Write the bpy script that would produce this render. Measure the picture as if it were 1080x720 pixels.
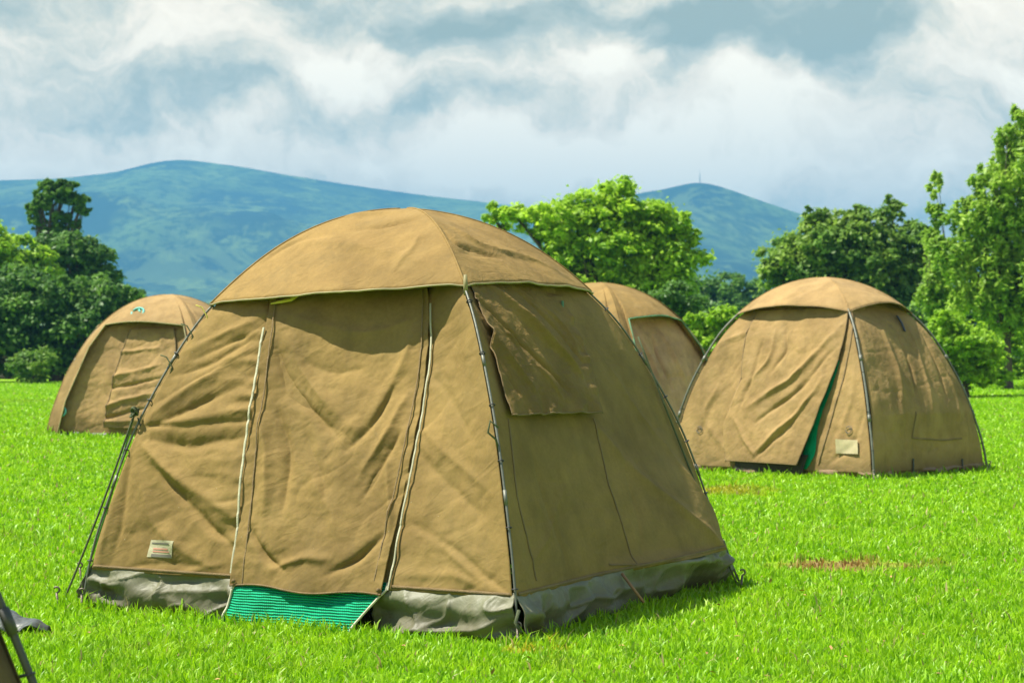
import bpy, math, random
import numpy as np
from mathutils import Vector, noise as mnoise
for o in list(bpy.data.objects): bpy.data.objects.remove(o)
R = math.radians
scene = bpy.context.scene
col = scene.collection
# ------------------------------------------------------------------ camera
FPX = 1960.0; CAMH = 1.2; PITCH = math.atan(17/FPX)
cam_d = bpy.data.cameras.new('camera'); cam = bpy.data.objects.new('camera', cam_d); col.objects.link(cam)
cam_d.sensor_width = 36; cam_d.lens = FPX/1080*36
cam_d.clip_start = .1; cam_d.clip_end = 30000
cam.location = (0, 0, CAMH); cam.rotation_euler = (R(90)+PITCH, 0, 0)
cam_d.dof.use_dof = True; cam_d.dof.focus_distance = 8.3; cam_d.dof.aperture_fstop = 6.3
scene.camera = cam
# ------------------------------------------------------------------ light
SUN_EL, SUN_AZ = R(62), math.atan2(.06, -1.)        # direction TO the sun: left and a little behind the camera
sd = Vector((math.cos(SUN_EL)*math.cos(SUN_AZ), math.cos(SUN_EL)*math.sin(SUN_AZ), math.sin(SUN_EL)))
sl = bpy.data.lights.new('sun', 'SUN'); sun = bpy.data.objects.new('sun', sl); col.objects.link(sun)
sl.energy = 5.0; sl.angle = R(.5); sl.color = (1, .955, .86)
sun.rotation_euler = (-sd).to_track_quat('-Z', 'Y').to_euler()
world = bpy.data.worlds.new('World'); scene.world = world; world.use_nodes = True
scene.view_settings.view_transform = 'Standard'; scene.view_settings.look = 'None'
scene.view_settings.exposure = 1.12; scene.view_settings.gamma = 1

class NT:
    def __init__(s, tree): s.t = tree; s.n = tree.nodes; s.l = tree.links
    def new(s, typ, **kw):
        n = s.n.new(typ)
        for k, v in kw.items(): setattr(n, k, v)
        return n
    def put(s, sock, v):
        if isinstance(v, bpy.types.NodeSocket): s.l.new(v, sock)
        elif v is not None:
            try: sock.default_value = v
            except Exception: sock.default_value = (*v, 1) if len(v) == 3 else v
    def math(s, op, a, b=None, c=None, clamp=False):
        n = s.new('ShaderNodeMath', operation=op, use_clamp=clamp)
        s.put(n.inputs[0], a); s.put(n.inputs[1], b)
        if c is not None: s.put(n.inputs[2], c)
        return n.outputs[0]
    def vmath(s, op, a, b=None, out=0):
        n = s.new('ShaderNodeVectorMath', operation=op)
        s.put(n.inputs[0], a)
        if b is not None: s.put(n.inputs[1], b)
        return n.outputs['Value' if op in ('LENGTH', 'DOT_PRODUCT', 'DISTANCE') else 'Vector']
    def scale(s, v, k):
        n = s.new('ShaderNodeVectorMath', operation='SCALE'); s.put(n.inputs[0], v); s.put(n.inputs['Scale'], k); return n.outputs[0]
    def noise(s, vec, scale, detail=4, rough=.55, dist=0, col=False):
        n = s.new('ShaderNodeTexNoise'); s.put(n.inputs['Vector'], vec)
        n.inputs['Scale'].default_value = scale; n.inputs['Detail'].default_value = detail
        n.inputs['Roughness'].default_value = rough; n.inputs['Distortion'].default_value = dist
        return n.outputs['Color' if col else 'Fac']
    def ramp(s, f, lo, hi, a=0., b=1.):
        n = s.new('ShaderNodeMapRange', interpolation_type='SMOOTHSTEP')
        s.put(n.inputs[0], f); n.inputs[1].default_value = lo; n.inputs[2].default_value = hi
        s.put(n.inputs[3], a); s.put(n.inputs[4], b); return n.outputs[0]
    def mix(s, f, a, b, mode='MIX'):
        n = s.new('ShaderNodeMix', data_type='RGBA', blend_type=mode)
        s.put(n.inputs[0], f); s.put(n.inputs[6], a); s.put(n.inputs[7], b); return n.outputs[2]
    def mapping(s, vec, sc=(1, 1, 1), rot=(0, 0, 0), loc=(0, 0, 0)):
        n = s.new('ShaderNodeMapping'); s.put(n.inputs[0], vec)
        n.inputs['Scale'].default_value = sc; n.inputs['Rotation'].default_value = rot; n.inputs['Location'].default_value = loc
        return n.outputs[0]

def pxdir(px, py):
    v = Vector(((px-540)/FPX, 1, (360-py)/FPX)); c, s_ = math.cos(PITCH), math.sin(PITCH)
    return Vector((v.x, v.y*c-v.z*s_, v.y*s_+v.z*c))
def P(px, py, d):                       # photo pixel at ground distance d -> world point
    v = pxdir(px, py); return Vector((0, 0, CAMH)) + v*(d/v.y)

w = NT(world.node_tree); w.n.clear()
sky = w.new('ShaderNodeTexSky', sky_type='NISHITA', sun_disc=False, sun_elevation=SUN_EL, altitude=1800, air_density=1., dust_density=1.2, ozone_density=1.)
sky.sun_rotation = math.atan2(sd.x, sd.y)
tc = w.new('ShaderNodeTexCoord').outputs['Generated']
dirn = w.vmath('NORMALIZE', tc)
warp = w.noise(dirn, 5.5, 5, .55, col=True)
warp2 = w.noise(dirn, 17, 5, .6, col=True)
q = w.vmath('ADD', dirn, w.scale(w.vmath('SUBTRACT', warp, (.5, .5, .5)), .14))
q = w.vmath('ADD', q, w.scale(w.vmath('SUBTRACT', warp2, (.5, .5, .5)), .05))
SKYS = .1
def blob(px, py, rx, ry, amp):
    c = pxdir(px, py).normalized()
    d = w.vmath('SUBTRACT', q, tuple(c))
    d = w.vmath('MULTIPLY', d, (FPX/rx, FPX/rx, FPX/ry))
    l = w.vmath('LENGTH', d)
    return w.ramp(l, 1.25, 0.1, 0., amp)
base_n = w.noise(w.mapping(q, (1, 1, 1.9)), 10, 9, .64)
val = w.math('MULTIPLY_ADD', base_n, 1.5, -.33)
val = w.math('ADD', val, w.math('MULTIPLY_ADD', w.noise(q, 30, 5, .6), .34, -.17))
for b in [(150, 35, 140, 45, .22), (345, 85, 90, 50, .42), (520, 175, 110, 55, .5), (610, 55, 90, 55, .5), (800, 120, 150, 75, .42), (490, 90, 70, 60, .2), (690, 175, 160, 50, .38), (1010, 30, 100, 55, .35),
          (20, 90, 120, 50, .22), (80, 170, 220, 40, .25), (350, 165, 220, 40, .22), (960, 190, 150, 70, .2), (880, 90, 70, 40, -.12),
          (230, 10, 260, 60, -.14), (720, 18, 320, 46, -.40), (150, 105, 190, 45, -.2), (900, 40, 130, 45, -.2), (460, 40, 90, 40, -.2), (420, 120, 120, 40, -.12), (1000, 120, 130, 45, -.16)]:
    val = w.math('ADD', val, blob(*b))
cr = w.new('ShaderNodeValToRGB'); w.put(cr.inputs[0], val)
els = cr.color_ramp.elements
stops = [(.06, (.42, .43, .30)), (.26, (.64, .605, .44)), (.42, (.97, .84, .59)), (.56, (1.28, 1.06, .76)), (.76, (1.5, 1.28, .95))]
els[0].position = stops[0][0]; els[0].color = (*stops[0][1], 1)
els[1].position = stops[-1][0]; els[1].color = (*stops[-1][1], 1)
for p_, c_ in stops[1:-1]:
    e = els.new(p_); e.color = (*c_, 1)
gaps = w.noise(q, 3.2, 4, .5)
sz = w.new('ShaderNodeSeparateXYZ'); w.put(sz.inputs[0], dirn)
cov = w.math('MULTIPLY', w.ramp(gaps, .28, .42, .90, 1.), w.ramp(sz.outputs[2], .17, .40, 1., .10))
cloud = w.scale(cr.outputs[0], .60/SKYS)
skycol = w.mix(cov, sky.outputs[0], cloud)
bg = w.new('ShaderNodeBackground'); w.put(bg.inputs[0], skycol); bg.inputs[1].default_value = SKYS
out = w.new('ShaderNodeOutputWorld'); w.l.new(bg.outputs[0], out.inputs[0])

# ------------------------------------------------------------------ object helpers
def tag(o, label=None, cat=None, group=None, kind=None):
    if label: o['label'] = label
    if cat: o['category'] = cat
    if group: o['group'] = group
    if kind: o['kind'] = kind
    return o
def empty(name, loc, rz=0):
    o = bpy.data.objects.new(name, None); col.objects.link(o); o.location = loc; o.rotation_euler = (0, 0, rz); return o
def link(name, me, mat, parent=None, smooth=True, org=None):
    o = bpy.data.objects.new(name, me); col.objects.link(o)
    if mat: me.materials.append(mat)
    if smooth: me.polygons.foreach_set('use_smooth', np.ones(len(me.polygons), dtype=bool))
    if parent: o.parent = parent
    return o
def npmesh(verts, faces, off=(0, 0, 0)):
    """verts Nx3, faces Mxk array (k const) or list of arrays"""
    me = bpy.data.meshes.new('m'); verts = np.asarray(verts, dtype=np.float32)-np.asarray(off, dtype=np.float32)
    fl = faces if isinstance(faces, list) else [faces]
    fl = [np.asarray(f, dtype=np.int32) for f in fl if len(f)]
    nl = sum(f.size for f in fl); nf = sum(len(f) for f in fl)
    me.vertices.add(len(verts)); me.vertices.foreach_set('co', verts.ravel())
    me.loops.add(nl); me.loops.foreach_set('vertex_index', np.concatenate([f.ravel() for f in fl]))
    me.polygons.add(nf)
    tot = np.concatenate([np.full(len(f), f.shape[1], dtype=np.int32) for f in fl])
    st = np.concatenate([[0], np.cumsum(tot)[:-1]]).astype(np.int32)
    me.polygons.foreach_set('loop_start', st)
    me.update(calc_edges=True); me.validate()
    return me
def gridfaces(nu, nw, base=0, flip=False):
    i = np.arange(nu-1)[:, None]; j = np.arange(nw-1)[None, :]
    a = (i*nw+j).ravel()+base
    f = np.stack([a, a+nw, a+nw+1, a+1], 1)
    return f[:, ::-1] if flip else f
class MB:                                   # collects geometry into one mesh
    def __init__(s): s.v = []; s.q = []; s.t = []; s.n = 0
    def add(s, v, q=None, t=None):
        v = np.asarray(v, dtype=float).reshape(-1, 3)
        s.v.append(v)
        if q is not None and len(q): s.q.append(np.asarray(q)+s.n)
        if t is not None and len(t): s.t.append(np.asarray(t)+s.n)
        s.n += len(v)
    def tube(s, pts, r, seg=8, cap=True):
        pts = np.asarray(pts, dtype=float); n = len(pts)
        r = np.full(n, r) if np.isscalar(r) else np.asarray(r)
        tan = np.gradient(pts, axis=0); tan /= np.linalg.norm(tan, axis=1)[:, None]+1e-9
        ref = np.array([0, 0, 1.]) if abs(tan[0][2]) < .9 else np.array([1., 0, 0])
        rings = []
        a = np.cross(tan[0], ref); a /= np.linalg.norm(a)
        for k in range(n):
            a = a-tan[k]*a.dot(tan[k]); a /= np.linalg.norm(a)+1e-9; b = np.cross(tan[k], a)
            ang = np.linspace(0, 2*math.pi, seg, endpoint=False)
            rings.append(pts[k]+r[k]*(np.cos(ang)[:, None]*a+np.sin(ang)[:, None]*b))
        v = np.concatenate(rings); q = []
        for k in range(n-1):
            for i in range(seg):
                j = (i+1) % seg; q.append((k*seg+i, k*seg+j, (k+1)*seg+j, (k+1)*seg+i))
        t = []
        if cap:
            v = np.concatenate([v, pts[:1], pts[-1:]]); c0 = n*seg; c1 = c0+1
            for i in range(seg):
                j = (i+1) % seg; t.append((c0, j, i)); t.append((c1, (n-1)*seg+i, (n-1)*seg+j))
        s.add(v, q, t)
    def box(s, c, ax, hs):
        """c centre, ax 3 axis vectors, hs half sizes"""
        c = np.asarray(c); ax = np.asarray(ax, dtype=float); v = []
        for x in (-1, 1):
            for y in (-1, 1):
                for z in (-1, 1): v.append(c+ax[0]*hs[0]*x+ax[1]*hs[1]*y+ax[2]*hs[2]*z)
        s.add(v, [(0, 1, 3, 2), (4, 6, 7, 5), (0, 4, 5, 1), (2, 3, 7, 6), (0, 2, 6, 4), (1, 5, 7, 3)])
    def build(s, name, mat, parent=None, off=(0, 0, 0), smooth=True):
        v = np.concatenate(s.v); fl = []
        if s.q: fl.append(np.concatenate(s.q))
        if s.t: fl.append(np.concatenate(s.t))
        return link(name, npmesh(v, fl, off), mat, parent, smooth)
rng = np.random.default_rng(7)
# value noise, vectorised
_perm = np.random.default_rng(3).random((64, 64, 64))
def vnoise(p, scale=1., seed=0):
    p = np.asarray(p)*scale+seed*17.31
    i = np.floor(p).astype(int); f = p-i; f = f*f*(3-2*f); r = 0
    for dx in (0, 1):
        for dy in (0, 1):
            for dz in (0, 1):
                wgt = (f[..., 0] if dx else 1-f[..., 0])*(f[..., 1] if dy else 1-f[..., 1])*(f[..., 2] if dz else 1-f[..., 2])
                r = r+wgt*_perm[(i[..., 0]+dx) % 64, (i[..., 1]+dy) % 64, (i[..., 2]+dz) % 64]
    return r*2-1
def fbm(p, scale=1., octv=4, seed=0, gain=.5):
    r = 0; a = 1
    for k in range(octv): r = r+a*vnoise(p, scale*2**k, seed+k); a *= gain
    return r
def sstep(a, b, x):
    t = np.clip((x-a)/(b-a), 0, 1); return t*t*(3-2*t)
# ------------------------------------------------------------------ materials
def newmat(name):
    m = bpy.data.materials.new(name); m.use_nodes = True; t = NT(m.node_tree); t.n.clear()
    o = t.new('ShaderNodeOutputMaterial'); b = t.new('ShaderNodeBsdfPrincipled'); t.l.new(b.outputs[0], o.inputs[0])
    return m, t, b, o
def simple(name, c, rough=.6, metal=0., bump=0., bscale=60, var=.15):
    m, t, b, o = newmat(name)
    tcd = t.new('ShaderNodeTexCoord').outputs['Object']
    n = t.noise(tcd, 9, 5)
    f = t.ramp(n, .3, .7, 1-var, 1+var)
    mm = t.scale(c, f)
    t.put(b.inputs['Base Color'], mm); b.inputs['Roughness'].default_value = rough; b.inputs['Metallic'].default_value = metal
    if bump:
        bp = t.new('ShaderNodeBump'); bp.inputs['Strength'].default_value = bump; bp.inputs['Distance'].default_value = .01
        t.put(bp.inputs['Height'], t.noise(tcd, bscale, 4)); t.l.new(bp.outputs[0], b.inputs['Normal'])
    return m
def canvas_mat(name, c, dirt=(.12, .092, .042), wr=.6, rough=.82, spots=True, transl=.12, wscale=1., sheen=.0):
    m, t, b, o = newmat(name)
    ob = t.new('ShaderNodeTexCoord').outputs['Object']
    big = t.noise(ob, 1.7, 5, .6); mid = t.noise(ob, 7, 5, .6); fine = t.noise(ob, 60, 3, .6)
    k = t.ramp(big, .3, .7, .80, 1.18)
    k = t.math('MULTIPLY', k, t.ramp(mid, .3, .7, .93, 1.06))
    k = t.math('MULTIPLY', k, t.ramp(fine, .3, .7, .95, 1.05))
    c1 = t.scale(c, k)
    # uneven fading
    c1 = t.mix(t.ramp(t.noise(t.mapping(ob, (7, 7, .9)), 1., 5, .6, .4), .48, .75, 0, .30), c1, dirt+(1,))
    c1 = t.mix(t.ramp(t.noise(ob, 2.6, 4, .6), .45, .75, 0, .55), c1, tuple(min(1, a*f) for a, f in zip(c, (1.15, 1.2, 1.3)))+(1,))
    # mud line near the ground and irregular damp stains
    sx = t.new('ShaderNodeSeparateXYZ'); t.put(sx.inputs[0], ob)
    lo = t.math('ADD', sx.outputs[2], t.math('MULTIPLY', mid, -.25))
    c1 = t.mix(t.ramp(lo, .12, -.1, 0, .45), c1, dirt+(1,))
    st = t.noise(ob, 4.5, 6, .7, .6)
    c1 = t.mix(t.ramp(st, .60, .72, 0, .28), c1, dirt+(1,))
    if spots:
        vo = t.new('ShaderNodeTexVoronoi'); t.put(vo.inputs['Vector'], t.mapping(ob, (9, 9, 5))); vo.inputs['Randomness'].default_value = 1
        wn = t.new('ShaderNodeTexWhiteNoise', noise_dimensions='3D'); t.put(wn.inputs['Vector'], vo.outputs['Position'])
        sp = t.math('MULTIPLY', t.math('LESS_THAN', vo.outputs['Distance'], .045), t.math('GREATER_THAN', wn.outputs['Value'], .93))
        c1 = t.mix(t.math('MULTIPLY', sp, .6), c1, (.7, .68, .55, 1))
    t.put(b.inputs['Base Color'], c1); b.inputs['Roughness'].default_value = rough
    b.inputs['Specular IOR Level'].default_value = .10 if rough > .6 else .3
    b.inputs['Sheen Weight'].default_value = sheen
    # crumple + weave
    wv = t.mapping(ob, (1.0, 1.0, 1.0), (0.35, .5, .3))
    n1 = t.noise(t.mapping(wv, (4*wscale, 4*wscale, 10*wscale)), 1., 3, .5, 1.2)
    rid = t.math('ABSOLUTE', t.math('SUBTRACT', n1, .5))
    n2 = t.noise(ob, 9*wscale, 3, .5, .8)
    h = t.math('ADD', t.math('MULTIPLY', rid, -.5), t.math('MULTIPLY', n2, .5))
    bp = t.new('ShaderNodeBump'); bp.inputs['Strength'].default_value = wr; bp.inputs['Distance'].default_value = .018
    t.put(bp.inputs['Height'], h)
    n3 = t.noise(ob, 330, 2, .5)
    bp2 = t.new('ShaderNodeBump'); bp2.inputs['Strength'].default_value = .18; bp2.inputs['Distance'].default_value = .002
    t.put(bp2.inputs['Height'], n3); t.l.new(bp.outputs[0], bp2.inputs['Normal']); t.l.new(bp2.outputs[0], b.inputs['Normal'])
    if transl:
        tr = t.new('ShaderNodeBsdfTranslucent'); t.put(tr.inputs[0], t.scale(c1, 1.1))
        ms = t.new('ShaderNodeMixShader'); ms.inputs[0].default_value = transl
        t.l.new(b.outputs[0], ms.inputs[1]); t.l.new(tr.outputs[0], ms.inputs[2]); t.l.new(ms.outputs[0], o.inputs[0])
    return m
C_CANV = (.240, .162, .054); C_FLY = (.262, .172, .058)
M_canvas = canvas_mat('canvas', C_CANV, transl=.06)
M_fly = canvas_mat('fly_canvas', C_FLY, wr=.75, spots=False, transl=.08, wscale=1.2)
M_canvas_b = canvas_mat('faded_canvas', (.31, .205, .082), wr=.8, spots=False)
M_fly_b = canvas_mat('faded_fly_canvas', (.32, .213, .088), wr=.7, spots=False, transl=.08)
M_canvas_c = canvas_mat('pinkish_canvas', (.52, .31, .16), wr=1., spots=False)  # pinkish cloth, lightened so the colour carries sunlight for the shaded door
M_flap = canvas_mat('window_flap_canvas', (.235, .155, .050), wr=1., wscale=1.6, spots=False)
M_skirt = canvas_mat('coated_skirt', (.165, .165, .092), dirt=(.07, .052, .028), wr=.9, rough=.52, spots=False, transl=.0, wscale=1.2)
M_skirt_b = canvas_mat('brown_skirt', (.32, .22, .12), dirt=(.10, .07, .04), wr=.9, rough=.7, spots=False, transl=.0, wscale=1.4)
M_seam = simple('seam_stitching', (.20, .135, .055), .9, bump=.6, bscale=220)
M_piping = simple('olive_piping', (.27, .235, .095), .7)
M_paleweb = simple('pale_webbing', (.55, .52, .36), .8)
M_zip = simple('zip_tape', (.45, .43, .27), .6, bump=.5, bscale=400)
M_pole = simple('steel_pole', (.15, .155, .12), .55, .4, bump=.2)
M_clip = simple('black_clip', (.03, .03, .03), .5)
M_rope = simple('olive_cord', (.09, .11, .045), .85, bump=.6, bscale=500)
M_rope_y = simple('yellow_cord', (.62, .55, .10), .85, bump=.5, bscale=400)
M_rope_g = simple('green_cord', (.10, .24, .12), .85, bump=.5, bscale=400)
M_peg = simple('peg_steel', (.16, .13, .10), .55, .6, bump=.4)
M_dark = simple('gap_shade', (.035, .028, .02), .9)  # near-black, paints the shade under the loose door
M_tarp = canvas_mat('grey_groundsheet', (.11, .125, .115), dirt=(.05, .045, .03), wr=1., rough=.4, spots=False, transl=0)
M_teal = simple('teal_print', (.12, .45, .38), .7)
M_greyprint = simple('grey_print', (.13, .12, .09), .8)
M_white = simple('white_patch', (.40, .37, .22), .7, bump=.3)
M_red = simple('faded_red_print', (.50, .22, .15), .8)
def net_mat():
    m, t, b, o = newmat('green_mesh_net')
    ob = t.new('ShaderNodeTexCoord').outputs['Object']
    sx = t.new('ShaderNodeSeparateXYZ'); t.put(sx.inputs[0], ob)
    n = t.noise(ob, 6, 4)
    zz = t.math('ADD', sx.outputs[2], t.math('MULTIPLY', n, .02))
    s = t.math('SINE', t.math('MULTIPLY', zz, 2*math.pi/.0115))
    xs = t.math('SINE', t.math('MULTIPLY', sx.outputs[0], 2*math.pi/.009))
    f = t.ramp(s, -.9, .5, 0, 1)
    c = t.mix(f, (.0, .085, .04, 1), (.002, .40, .17, 1))
    c = t.mix(t.ramp(t.noise(ob, 9, 4), .35, .75, 0, .35), c, (.01, .48, .25, 1))
    t.put(b.inputs['Base Color'], c); b.inputs['Roughness'].default_value = .7; b.inputs['Specular IOR Level'].default_value = .15
    bp = t.new('ShaderNodeBump'); bp.inputs['Strength'].default_value = .7; bp.inputs['Distance'].default_value = .004
    t.put(bp.inputs['Height'], t.math('MULTIPLY_ADD', xs, .3, s)); t.l.new(bp.outputs[0], b.inputs['Normal'])
    return m
M_net = net_mat()

def lawn_color(t, blade):
    pos = t.new('ShaderNodeNewGeometry').outputs['Position']
    p2 = t.vmath('MULTIPLY', pos, (1, 1, 0))
    n1 = t.noise(p2, .35, 5, .6); n2 = t.noise(p2, 2.2, 5, .65); n3 = t.noise(p2, 14, 4, .6)
    a = t.mix(t.ramp(n1, .35, .65), (.27, .53, .005, 1), (.33, .60, .007, 1))
    a = t.mix(t.ramp(n2, .35, .7, 0, .55), a, (.45, .66, .014, 1))
    a = t.mix(t.ramp(t.noise(p2, 1.1, 6, .7, .5), .58, .72, 0, .5), a, (.36, .40, .05, 1))
    a = t.mix(t.ramp(t.noise(p2, 5.5, 5, .7), .62, .74, 0, .5), a, (.30, .25, .07, 1))
    a = t.mix(t.ramp(n3, .45, .70, 0, .6), a, (.085, .26, .006, 1))
    wob = t.scale(t.vmath('SUBTRACT', t.noise(p2, 2.5, 5, .7, col=True), (.5, .5, .5)), 1.3)
    pw = t.vmath('ADD', p2, wob)
    def patch(px, py, rx, ry, c, amp, a):
        d = CAMH*FPX/(py-377); g = P(px, py, d)
        v = t.vmath('SUBTRACT', pw, (g.x, g.y, 0)); v = t.vmath('MULTIPLY', v, (1/rx, 1/ry, 0))
        return t.mix(t.ramp(t.vmath('LENGTH', v), 1.1, .35, 0, amp), a, c+(1,))
    a = patch(885, 597, .50, .34, (.30, .13, .045), .9, a)
    a = patch(975, 597, .35, .22, (.34, .36, .03), .5, a)
    a = patch(765, 519, .55, .7, (.46, .38, .03), .75, a)
    a = patch(560, 684, .12, .10, (.55, .42, .03), .85, a)
    a = patch(60, 428, 3.5, 3., (.26, .36, .02), .35, a)
    return pos, p2, a
def grass_mats():
    m, t, b, o = newmat('lawn')
    pos, p2, a = lawn_color(t, False)
    near = t.noise(t.mapping(p2, (1, .6, 1)), 55, 4, .7)
    a = t.mix(t.ramp(near, .35, .7, .55, 0), a, (.03, .085, .006, 1))
    t.put(b.inputs['Base Color'], a); b.inputs['Roughness'].default_value = .8; b.inputs['Specular IOR Level'].default_value = .15
    bp = t.new('ShaderNodeBump'); bp.inputs['Strength'].default_value = .8; bp.inputs['Distance'].default_value = .04
    t.put(bp.inputs['Height'], t.noise(p2, 30, 5, .7)); t.l.new(bp.outputs[0], b.inputs['Normal'])
    m2, t, b, o = newmat('grass_blade')
    pos, p2, a = lawn_color(t, True)
    ri = t.new('ShaderNodeNewGeometry').outputs['Random Per Island']
    a = t.mix(t.ramp(ri, .0, .45, .45, 0), a, (.07, .21, .006, 1))
    a = t.mix(t.ramp(ri, .8, 1., 0, .55), a, (.50, .62, .14, 1))
    a = t.mix(t.math('GREATER_THAN', ri, .975), a, (.42, .34, .14, 1))
    t.put(b.inputs['Base Color'], a); b.inputs['Roughness'].default_value = .45; b.inputs['Specular IOR Level'].default_value = .35
    tr = t.new('ShaderNodeBsdfTranslucent'); t.put(tr.inputs[0], a)
    ms = t.new('ShaderNodeMixShader'); ms.inputs[0].default_value = .42
    t.l.new(b.outputs[0], ms.inputs[1]); t.l.new(tr.outputs[0], ms.inputs[2]); t.l.new(ms.outputs[0], o.inputs[0])
    return m, m2
M_lawn, M_blade = grass_mats()
def leaf_mat(name, dark, light, bright, tr_=.35):
    m, t, b, o = newmat(name)
    g = t.new('ShaderNodeNewGeometry'); ri = g.outputs['Random Per Island']
    ob = t.new('ShaderNodeTexCoord').outputs['Object']
    a = t.mix(ri, dark+(1,), light+(1,))
    a = t.mix(t.ramp(t.noise(ob, .55, 3), .42, .68, 0, .75), a, bright+(1,))
    t.put(b.inputs['Base Color'], a); b.inputs['Roughness'].default_value = .5; b.inputs['Specular IOR Level'].default_value = .3
    tr = t.new('ShaderNodeBsdfTranslucent'); t.put(tr.inputs[0], t.scale(a, 1.2))
    ms = t.new('ShaderNodeMixShader'); ms.inputs[0].default_value = tr_
    t.l.new(b.outputs[0], ms.inputs[1]); t.l.new(tr.outputs[0], ms.inputs[2]); t.l.new(ms.outputs[0], o.inputs[0])
    return m
L_bright = leaf_mat('bright_leaf', (.17, .33, .014), (.33, .54, .024), (.47, .66, .05), .5)
L_wisp = leaf_mat('wispy_leaf', (.16, .30, .03), (.30, .48, .05), (.42, .58, .08), .5)
L_mid = leaf_mat('mid_leaf', (.09, .20, .026), (.18, .32, .04), (.29, .42, .05), .45)
L_dark = leaf_mat('dark_leaf', (.06, .15, .025), (.11, .23, .034), (.18, .34, .04), .42)
L_olive = leaf_mat('olive_leaf', (.12, .16, .04), (.20, .24, .06), (.26, .29, .09), .4)
L_far = leaf_mat('far_leaf', (.025, .05, .025), (.04, .075, .03), (.05, .09, .03), .2)
M_bark = simple('bark', (.075, .058, .042), .9, bump=1., bscale=9, var=.35)
M_hill = None

# ------------------------------------------------------------------ ground
def gz(x, y):
    x = np.asarray(x, dtype=float); y = np.asarray(y, dtype=float)
    z = .50*sstep(26, 75, y)*sstep(0, 22, x)-.0*y
    z = z+.10*sstep(16, 28, y)*sstep(-1, -6, x)
    z = z+.02*np.sin(x*.8+1.3)*np.sin(y*.55)*sstep(9.5, 13, y)
    z = z+(.5*sstep(60, 160, y))
    return z
def build_ground():
    ys = np.concatenate([np.linspace(-60, 4, 12), np.linspace(4.5, 40, 120), np.linspace(41, 200, 90), np.geomspace(210, 9000, 40)])
    xs = np.concatenate([-np.geomspace(9000, 32, 30), np.linspace(-30, 30, 140), np.geomspace(32, 9000, 30)])
    X, Y = np.meshgrid(xs, ys, indexing='ij'); Z = gz(X, Y)
    v = np.stack([X, Y, Z], -1).reshape(-1, 3)
    o = link('ground', npmesh(v, gridfaces(len(xs), len(ys), flip=False)), M_lawn); tag(o, kind='structure')
build_ground()

# ------------------------------------------------------------------ hills
def hill_mat():
    m, t, b, o = newmat('hill_grass_and_forest')
    pos = t.new('ShaderNodeNewGeometry').outputs['Position']
    n = t.noise(pos, .0028, 6, .6); n2 = t.noise(pos, .011, 6, .7); n3 = t.noise(pos, .05, 4, .7)
    sx = t.new('ShaderNodeSeparateXYZ'); t.put(sx.inputs[0], pos)
    a = t.mix(t.ramp(n, .42, .56), (.012, .030, .030, 1), (.09, .15, .045, 1))
    # open pasture on the spurs, woodland below
    a = t.mix(t.ramp(n2, .52, .62, 0, .8), a, (.14, .21, .055, 1))
    low = t.ramp(t.math('MULTIPLY_ADD', n, 120, sx.outputs[2]), 230, 120, 0, .7)
    a = t.mix(t.math('MULTIPLY', low, t.ramp(n2, .40, .56, 1, 0)), a, (.015, .036, .018, 1))
    a = t.mix(t.ramp(n3, .46, .60, 0, .75), a, (.010, .028, .018, 1))
    a = t.mix(t.ramp(t.noise(pos, .0045, 7, .7, 1.), .56, .60, 0, .4), a, (.16, .23, .07, 1))
    t.put(b.inputs['Base Color'], a); b.inputs['Roughness'].default_value = .95; b.inputs['Specular IOR Level'].default_value = .05
    return m
M_hill = hill_mat()
def hill(crest_px, D, depth_front, seed, name, spur=60, lowx=None):
    px = np.array([c[0] for c in crest_px], float); py = np.array([c[1] for c in crest_px], float)
    nx, ny = 420, 170
    xs = np.linspace((px[0]-540)/FPX*D, (px[-1]-540)/FPX*D, nx)
    H = np.interp(xs, (px-540)/FPX*D, CAMH+(377-py)/FPX*D)
    k = np.ones(9)/9; H = np.convolve(np.pad(H, 4, mode='edge'), k, 'valid')
    f = np.linspace(-1, .6, ny)                       # -1 front foot .. 0 crest .. back
    X = xs[:, None]+0*f[None]; Y = D+f[None]*depth_front+0*X
    p = np.stack([X, Y, 0*X], -1)
    sf = np.where(f < 0, np.clip(1+f, 0, 1)**1.35, np.clip(1-f/.62, 0, 1)**1.2)[None]
    rid = (1-np.abs(fbm(p+np.array([0, 0, 5.]), 1/900., 4, seed)))
    rid2 = fbm(p, 1/260., 4, seed+9)
    env = np.clip(-f, 0, 1)[None]*(np.clip(1+f, 0, 1)[None]**.5)*2
    Z = H[:, None]*sf+env*((rid-.75)*spur*3.4+rid2*spur*.6+fbm(p, 1/90., 3, seed+4)*spur*.12)+rid2*2*(1-np.abs(f))[None]
    Z[:, 0] = -5; Z = np.where(f[None] > .55, -5, Z)
    Z[0] = np.minimum(Z[0], Z[0]); v = np.stack([X, Y, Z], -1).reshape(-1, 3)
    o = link(name, npmesh(v, gridfaces(nx, ny)), M_hill); tag(o, kind='structure'); return o
hill([(-900, 330), (-500, 250), (-200, 205), (-60, 192), (0, 189), (70, 188), (130, 179), (160, 170), (178, 166.5), (200, 167), (240, 173), (330, 187), (430, 202), (500, 211), (560, 218),
      (640, 236), (740, 262), (860, 300), (1000, 350), (1100, 376)], 4200, 2300, 2, 'hills')
hill([(440, 370), (520, 320), (590, 262), (630, 228), (652, 210), (668, 203), (700, 198), (722, 192.5), (738, 190.5), (755, 194), (790, 206), (835, 222), (880, 238), (940, 258), (1000, 266), (1080, 270), (1250, 290), (1500, 370)],
     3400, 1300, 21, 'hills', spur=42)
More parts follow.
